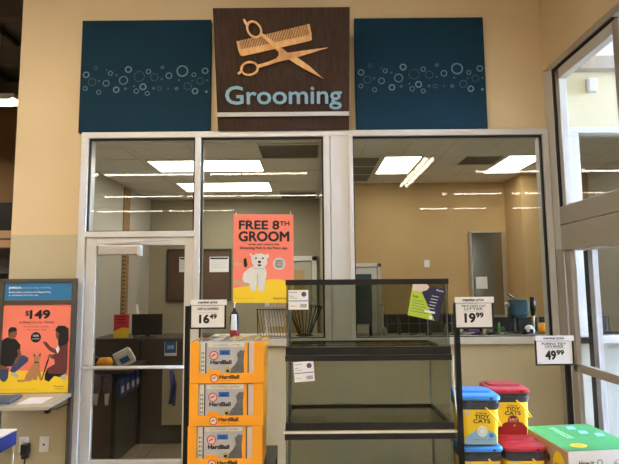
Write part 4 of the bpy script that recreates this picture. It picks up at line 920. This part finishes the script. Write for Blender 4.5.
# right room things
t = thing('tall_mirror', (3.33, 9.36, 1.0), 'tall grey-framed mirror on the ochre back wall of the right room', 'mirror')
bars([((3.0, 9.34, 1.0), (3.04, 9.41, 2.60)), ((3.60, 9.34, 1.0), (3.64, 9.41, 2.60)), ((3.04, 9.34, 2.57), (3.60, 9.41, 2.60)), ((3.04, 9.34, 1.0), (3.60, 9.41, 1.04))], steel, 'mirror_frame', t)
MB().box((3.04, 9.36, 1.04), (3.60, 9.38, 2.57), mat('mirror_silver', (150, 146, 134), 0.12, metal=0.9, var=0.02)).build('mirror_glass', t)
MB().box((3.09, 9.35, 1.53), (3.30, 9.352, 1.75), white).build('paper_note', label='white paper taped on the tall mirror', category='paper')
MB().box((2.15, 9.40, 1.94), (2.25, 9.4195, 2.07), white).build('light_switch', bevel=0.004, label='white light switch on the ochre wall of the right room', category='switch')
# grooming tools on the ledge
LZ = 1.2155
def put(name, label, cat, fn, bevel=0, smooth=True):
    m_ = MB(); fn(m_); return m_.build(name, bevel=bevel, smooth=smooth, label=label, category=cat)
MB().box((1.36, 4.405, LZ), (2.6, 4.418, 1.345), dtile).build('ledge_backboard', label='low dark board along the back of the tool ledge, behind the small bottles', category='board')
t = thing('stand_dryer', (1.785, 4.33, LZ), 'dark teal box-shaped dryer on a stand near the right end of the ledge', 'dryer')
m_ = MB(); m_.rrect((1.785, 4.34, 1.345), [(0.05, 0.05, 0.03, 0), (0.078, 0.06, 0.03, 0.03), (0.078, 0.06, 0.03, 0.12), (0.07, 0.05, 0.03, 0.155)], darkteal); m_.build('dryer_body', t)
m_ = MB(); m_.tube([(1.785, 4.34, LZ), (1.785, 4.34, 1.36)], 0.012, blackm); m_.lathe((1.785, 4.34, LZ), [(0.05, 0), (0.05, 0.01)], blackm, 14); m_.build('stand', t)
m_ = MB(); m_.tube([(1.71, 4.34, 1.44), (1.685, 4.32, 1.46), (1.67, 4.30, 1.45)], [0.02, 0.022, 0.016], steel); m_.tube([(1.83, 4.34, 1.46), (1.70, 4.34, 1.55)], 0.008, black); m_.build('nozzle', t)
put('hair_brush', 'long black and tan handled brush standing right of the teal dryer', 'brush', lambda m: (m.tube([(1.91, 4.35, LZ), (1.915, 4.35, 1.36)], 0.014, kraft), m.tube([(1.915, 4.35, 1.36), (1.92, 4.35, 1.43), (1.915, 4.35, 1.52)], [0.018, 0.028, 0.02], black)))
put('spray_bottle', 'clear grey bottle with black nozzle left of the teal dryer', 'bottle', lambda m: (m.lathe((1.50, 4.28, LZ), [(0.035, 0), (0.035, 0.10), (0.013, 0.14), (0.013, 0.16)], furs, 14), m.box((1.47, 4.27, 1.376), (1.515, 4.29, 1.40), black)))
put('soap_dish', 'white round comb holder with blue face on the ledge under the dryer', 'holder', lambda m: (m.lathe((1.83, 4.24, LZ), [(0.038, 0), (0.045, 0.03), (0.03, 0.065), (0.012, 0.075)], white, 16), m.lathe((1.83, 4.20, LZ + 0.015), [(0.012, 0), (0.016, 0.02), (0.01, 0.03)], navy, 10)))
put('yellow_cup', 'yellow cup at the right end of the tool ledge', 'cup', lambda m: m.lathe((1.95, 4.26, LZ), [(0.034, 0), (0.036, 0.03), (0.028, 0.09)], orange, 14))
put('purple_brush', 'small purple brush on the ledge above the 19.99 sign', 'brush', lambda m: (m.rrect((1.37, 4.22, LZ), [(0.035, 0.02, 0.012, 0), (0.038, 0.022, 0.012, 0.03), (0.03, 0.012, 0.01, 0.045)], mat('violet_plastic', (96, 70, 140), 0.4))))
sp = [(0.50, 0.11, 0.014), (0.62, 0.07, 0.02), (0.75, 0.13, 0.012), (0.98, 0.05, 0.025), (1.13, 0.09, 0.016), (1.26, 0.06, 0.02), (1.44, 0.11, 0.013), (1.575, 0.10, 0.014), (1.62, 0.06, 0.018), (1.77, 0.05, 0.02)]
cols = [black, steel, darkteal, black, furs, steel, offwhite, green, darkteal, black]
for k, (x, h_, r_) in enumerate(sp):
    m_ = MB(); m_.lathe((x, 4.20 + 0.03 * (k % 3), LZ), [(r_, 0), (r_ * 1.05, h_ * 0.5), (r_ * 0.8, h_ * 0.75), (r_ * 0.4, h_)], cols[k], 12)
    m_.build('small_bottle', smooth=True, label='tiny dark or grey bottle among the clutter on the tool ledge', category='bottle', group='small bottles on the tool ledge')
for k, x in enumerate((0.85, 1.06, 1.20, 1.32, 1.50, 1.60, 1.80)):
    m_ = MB(); m_.tube([(x - 0.03, 4.19, LZ + 0.008), (x, 4.21, LZ + 0.012), (x + 0.035, 4.18 + 0.01 * (k % 2), LZ + 0.02)], [0.008, 0.008, 0.004], steel if k % 2 else black, 7)
    m_.ring(Frame((0, 4.19, 0)), x - 0.04, LZ + 0.018, 0.014, 0.004, steel if k % 2 else black, 0.004, 14)
    m_.build('grooming_scissors', smooth=True, label='small scissors or comb lying among the clutter on the tool ledge', category='scissors', group='small tools on the tool ledge')
# faucet post in front of dark tile
put('faucet', 'slim grey tap rising before the dark tiled wall', 'tap', lambda m: (m.tube([(1.26, 8.9, 0.0), (1.26, 8.9, 1.25)], 0.03, steel), m.tube([(1.26, 8.9, 1.25), (1.26, 8.85, 1.30), (1.26, 8.75, 1.28)], 0.02, steel)))

# ================================================================== STORE BEYOND THE WALL'S LEFT END
t = thing('store_shelving', (-5.5, 6.5, 0), 'dark grey shelving in the store left of the wall end', 'shelving')
MB().box((-9.0, 6.2, 0), (-3.2, 6.26, 2.05), gond).build('shelf_back', t)
m_ = MB()
for z in (0.15, 0.7, 1.25, 1.8): m_.box((-9.0, 5.8, z), (-3.2, 6.2, z + 0.03), gond)
m_.build('shelf_board', t)
m_ = MB()
for x in (-9.0, -7.1, -5.1, -3.24): m_.box((x, 5.8, 0), (x + 0.04, 6.3, 2.1), blackm)
m_.build('shelf_upright', t)
t = thing('stock_box', (-4.0, 6.0, 2.1), 'brown cardboard box on top of the dark shelving at far left', 'box')
MB().box((-4.6, 5.82, 2.101), (-3.34, 6.2, 2.30), kraft).build('carton_body', t); MB().box((-4.6, 5.815, 2.19), (-3.34, 5.819, 2.21), brown).build('tape', t)
m_ = MB(); m_.box((-12, 8.0, 0), (-2.6, 8.1, 3.0), black); m_.build('black_banner_wall', label='tall black panel behind the shelving in the dark store', category='panel')

# ================================================================== WORLD, SUNLESS DAYLIGHT, CAMERA
w = D.worlds.new('sky'); sc.world = w; w.use_nodes = True
bg = w.node_tree.nodes['Background']; bg.inputs['Color'].default_value = (0.58, 0.76, 1.0, 1); bg.inputs['Strength'].default_value = 60.0
cam = D.cameras.new('camera'); co = D.objects.new('camera', cam); COL.objects.link(co); sc.camera = co
cam.sensor_width = 36; cam.lens = 500 / 619 * 36; cam.clip_start = 0.05
R_ = Matrix.Rotation(math.radians(95.9), 4, 'X') @ Matrix.Rotation(math.radians(-0.5), 4, 'Z')
co.matrix_world = Matrix.Translation((0, 0, 1.65)) @ R_
vs = sc.view_settings; vs.view_transform = 'Standard'; vs.look = 'None'; vs.gamma = 1; vs.use_curve_mapping = False; vs.exposure = 0.8
sc.cycles.use_denoising = True
sc.cycles.max_bounces = 10; sc.cycles.transparent_max_bounces = 24; sc.cycles.sample_clamp_indirect = 6
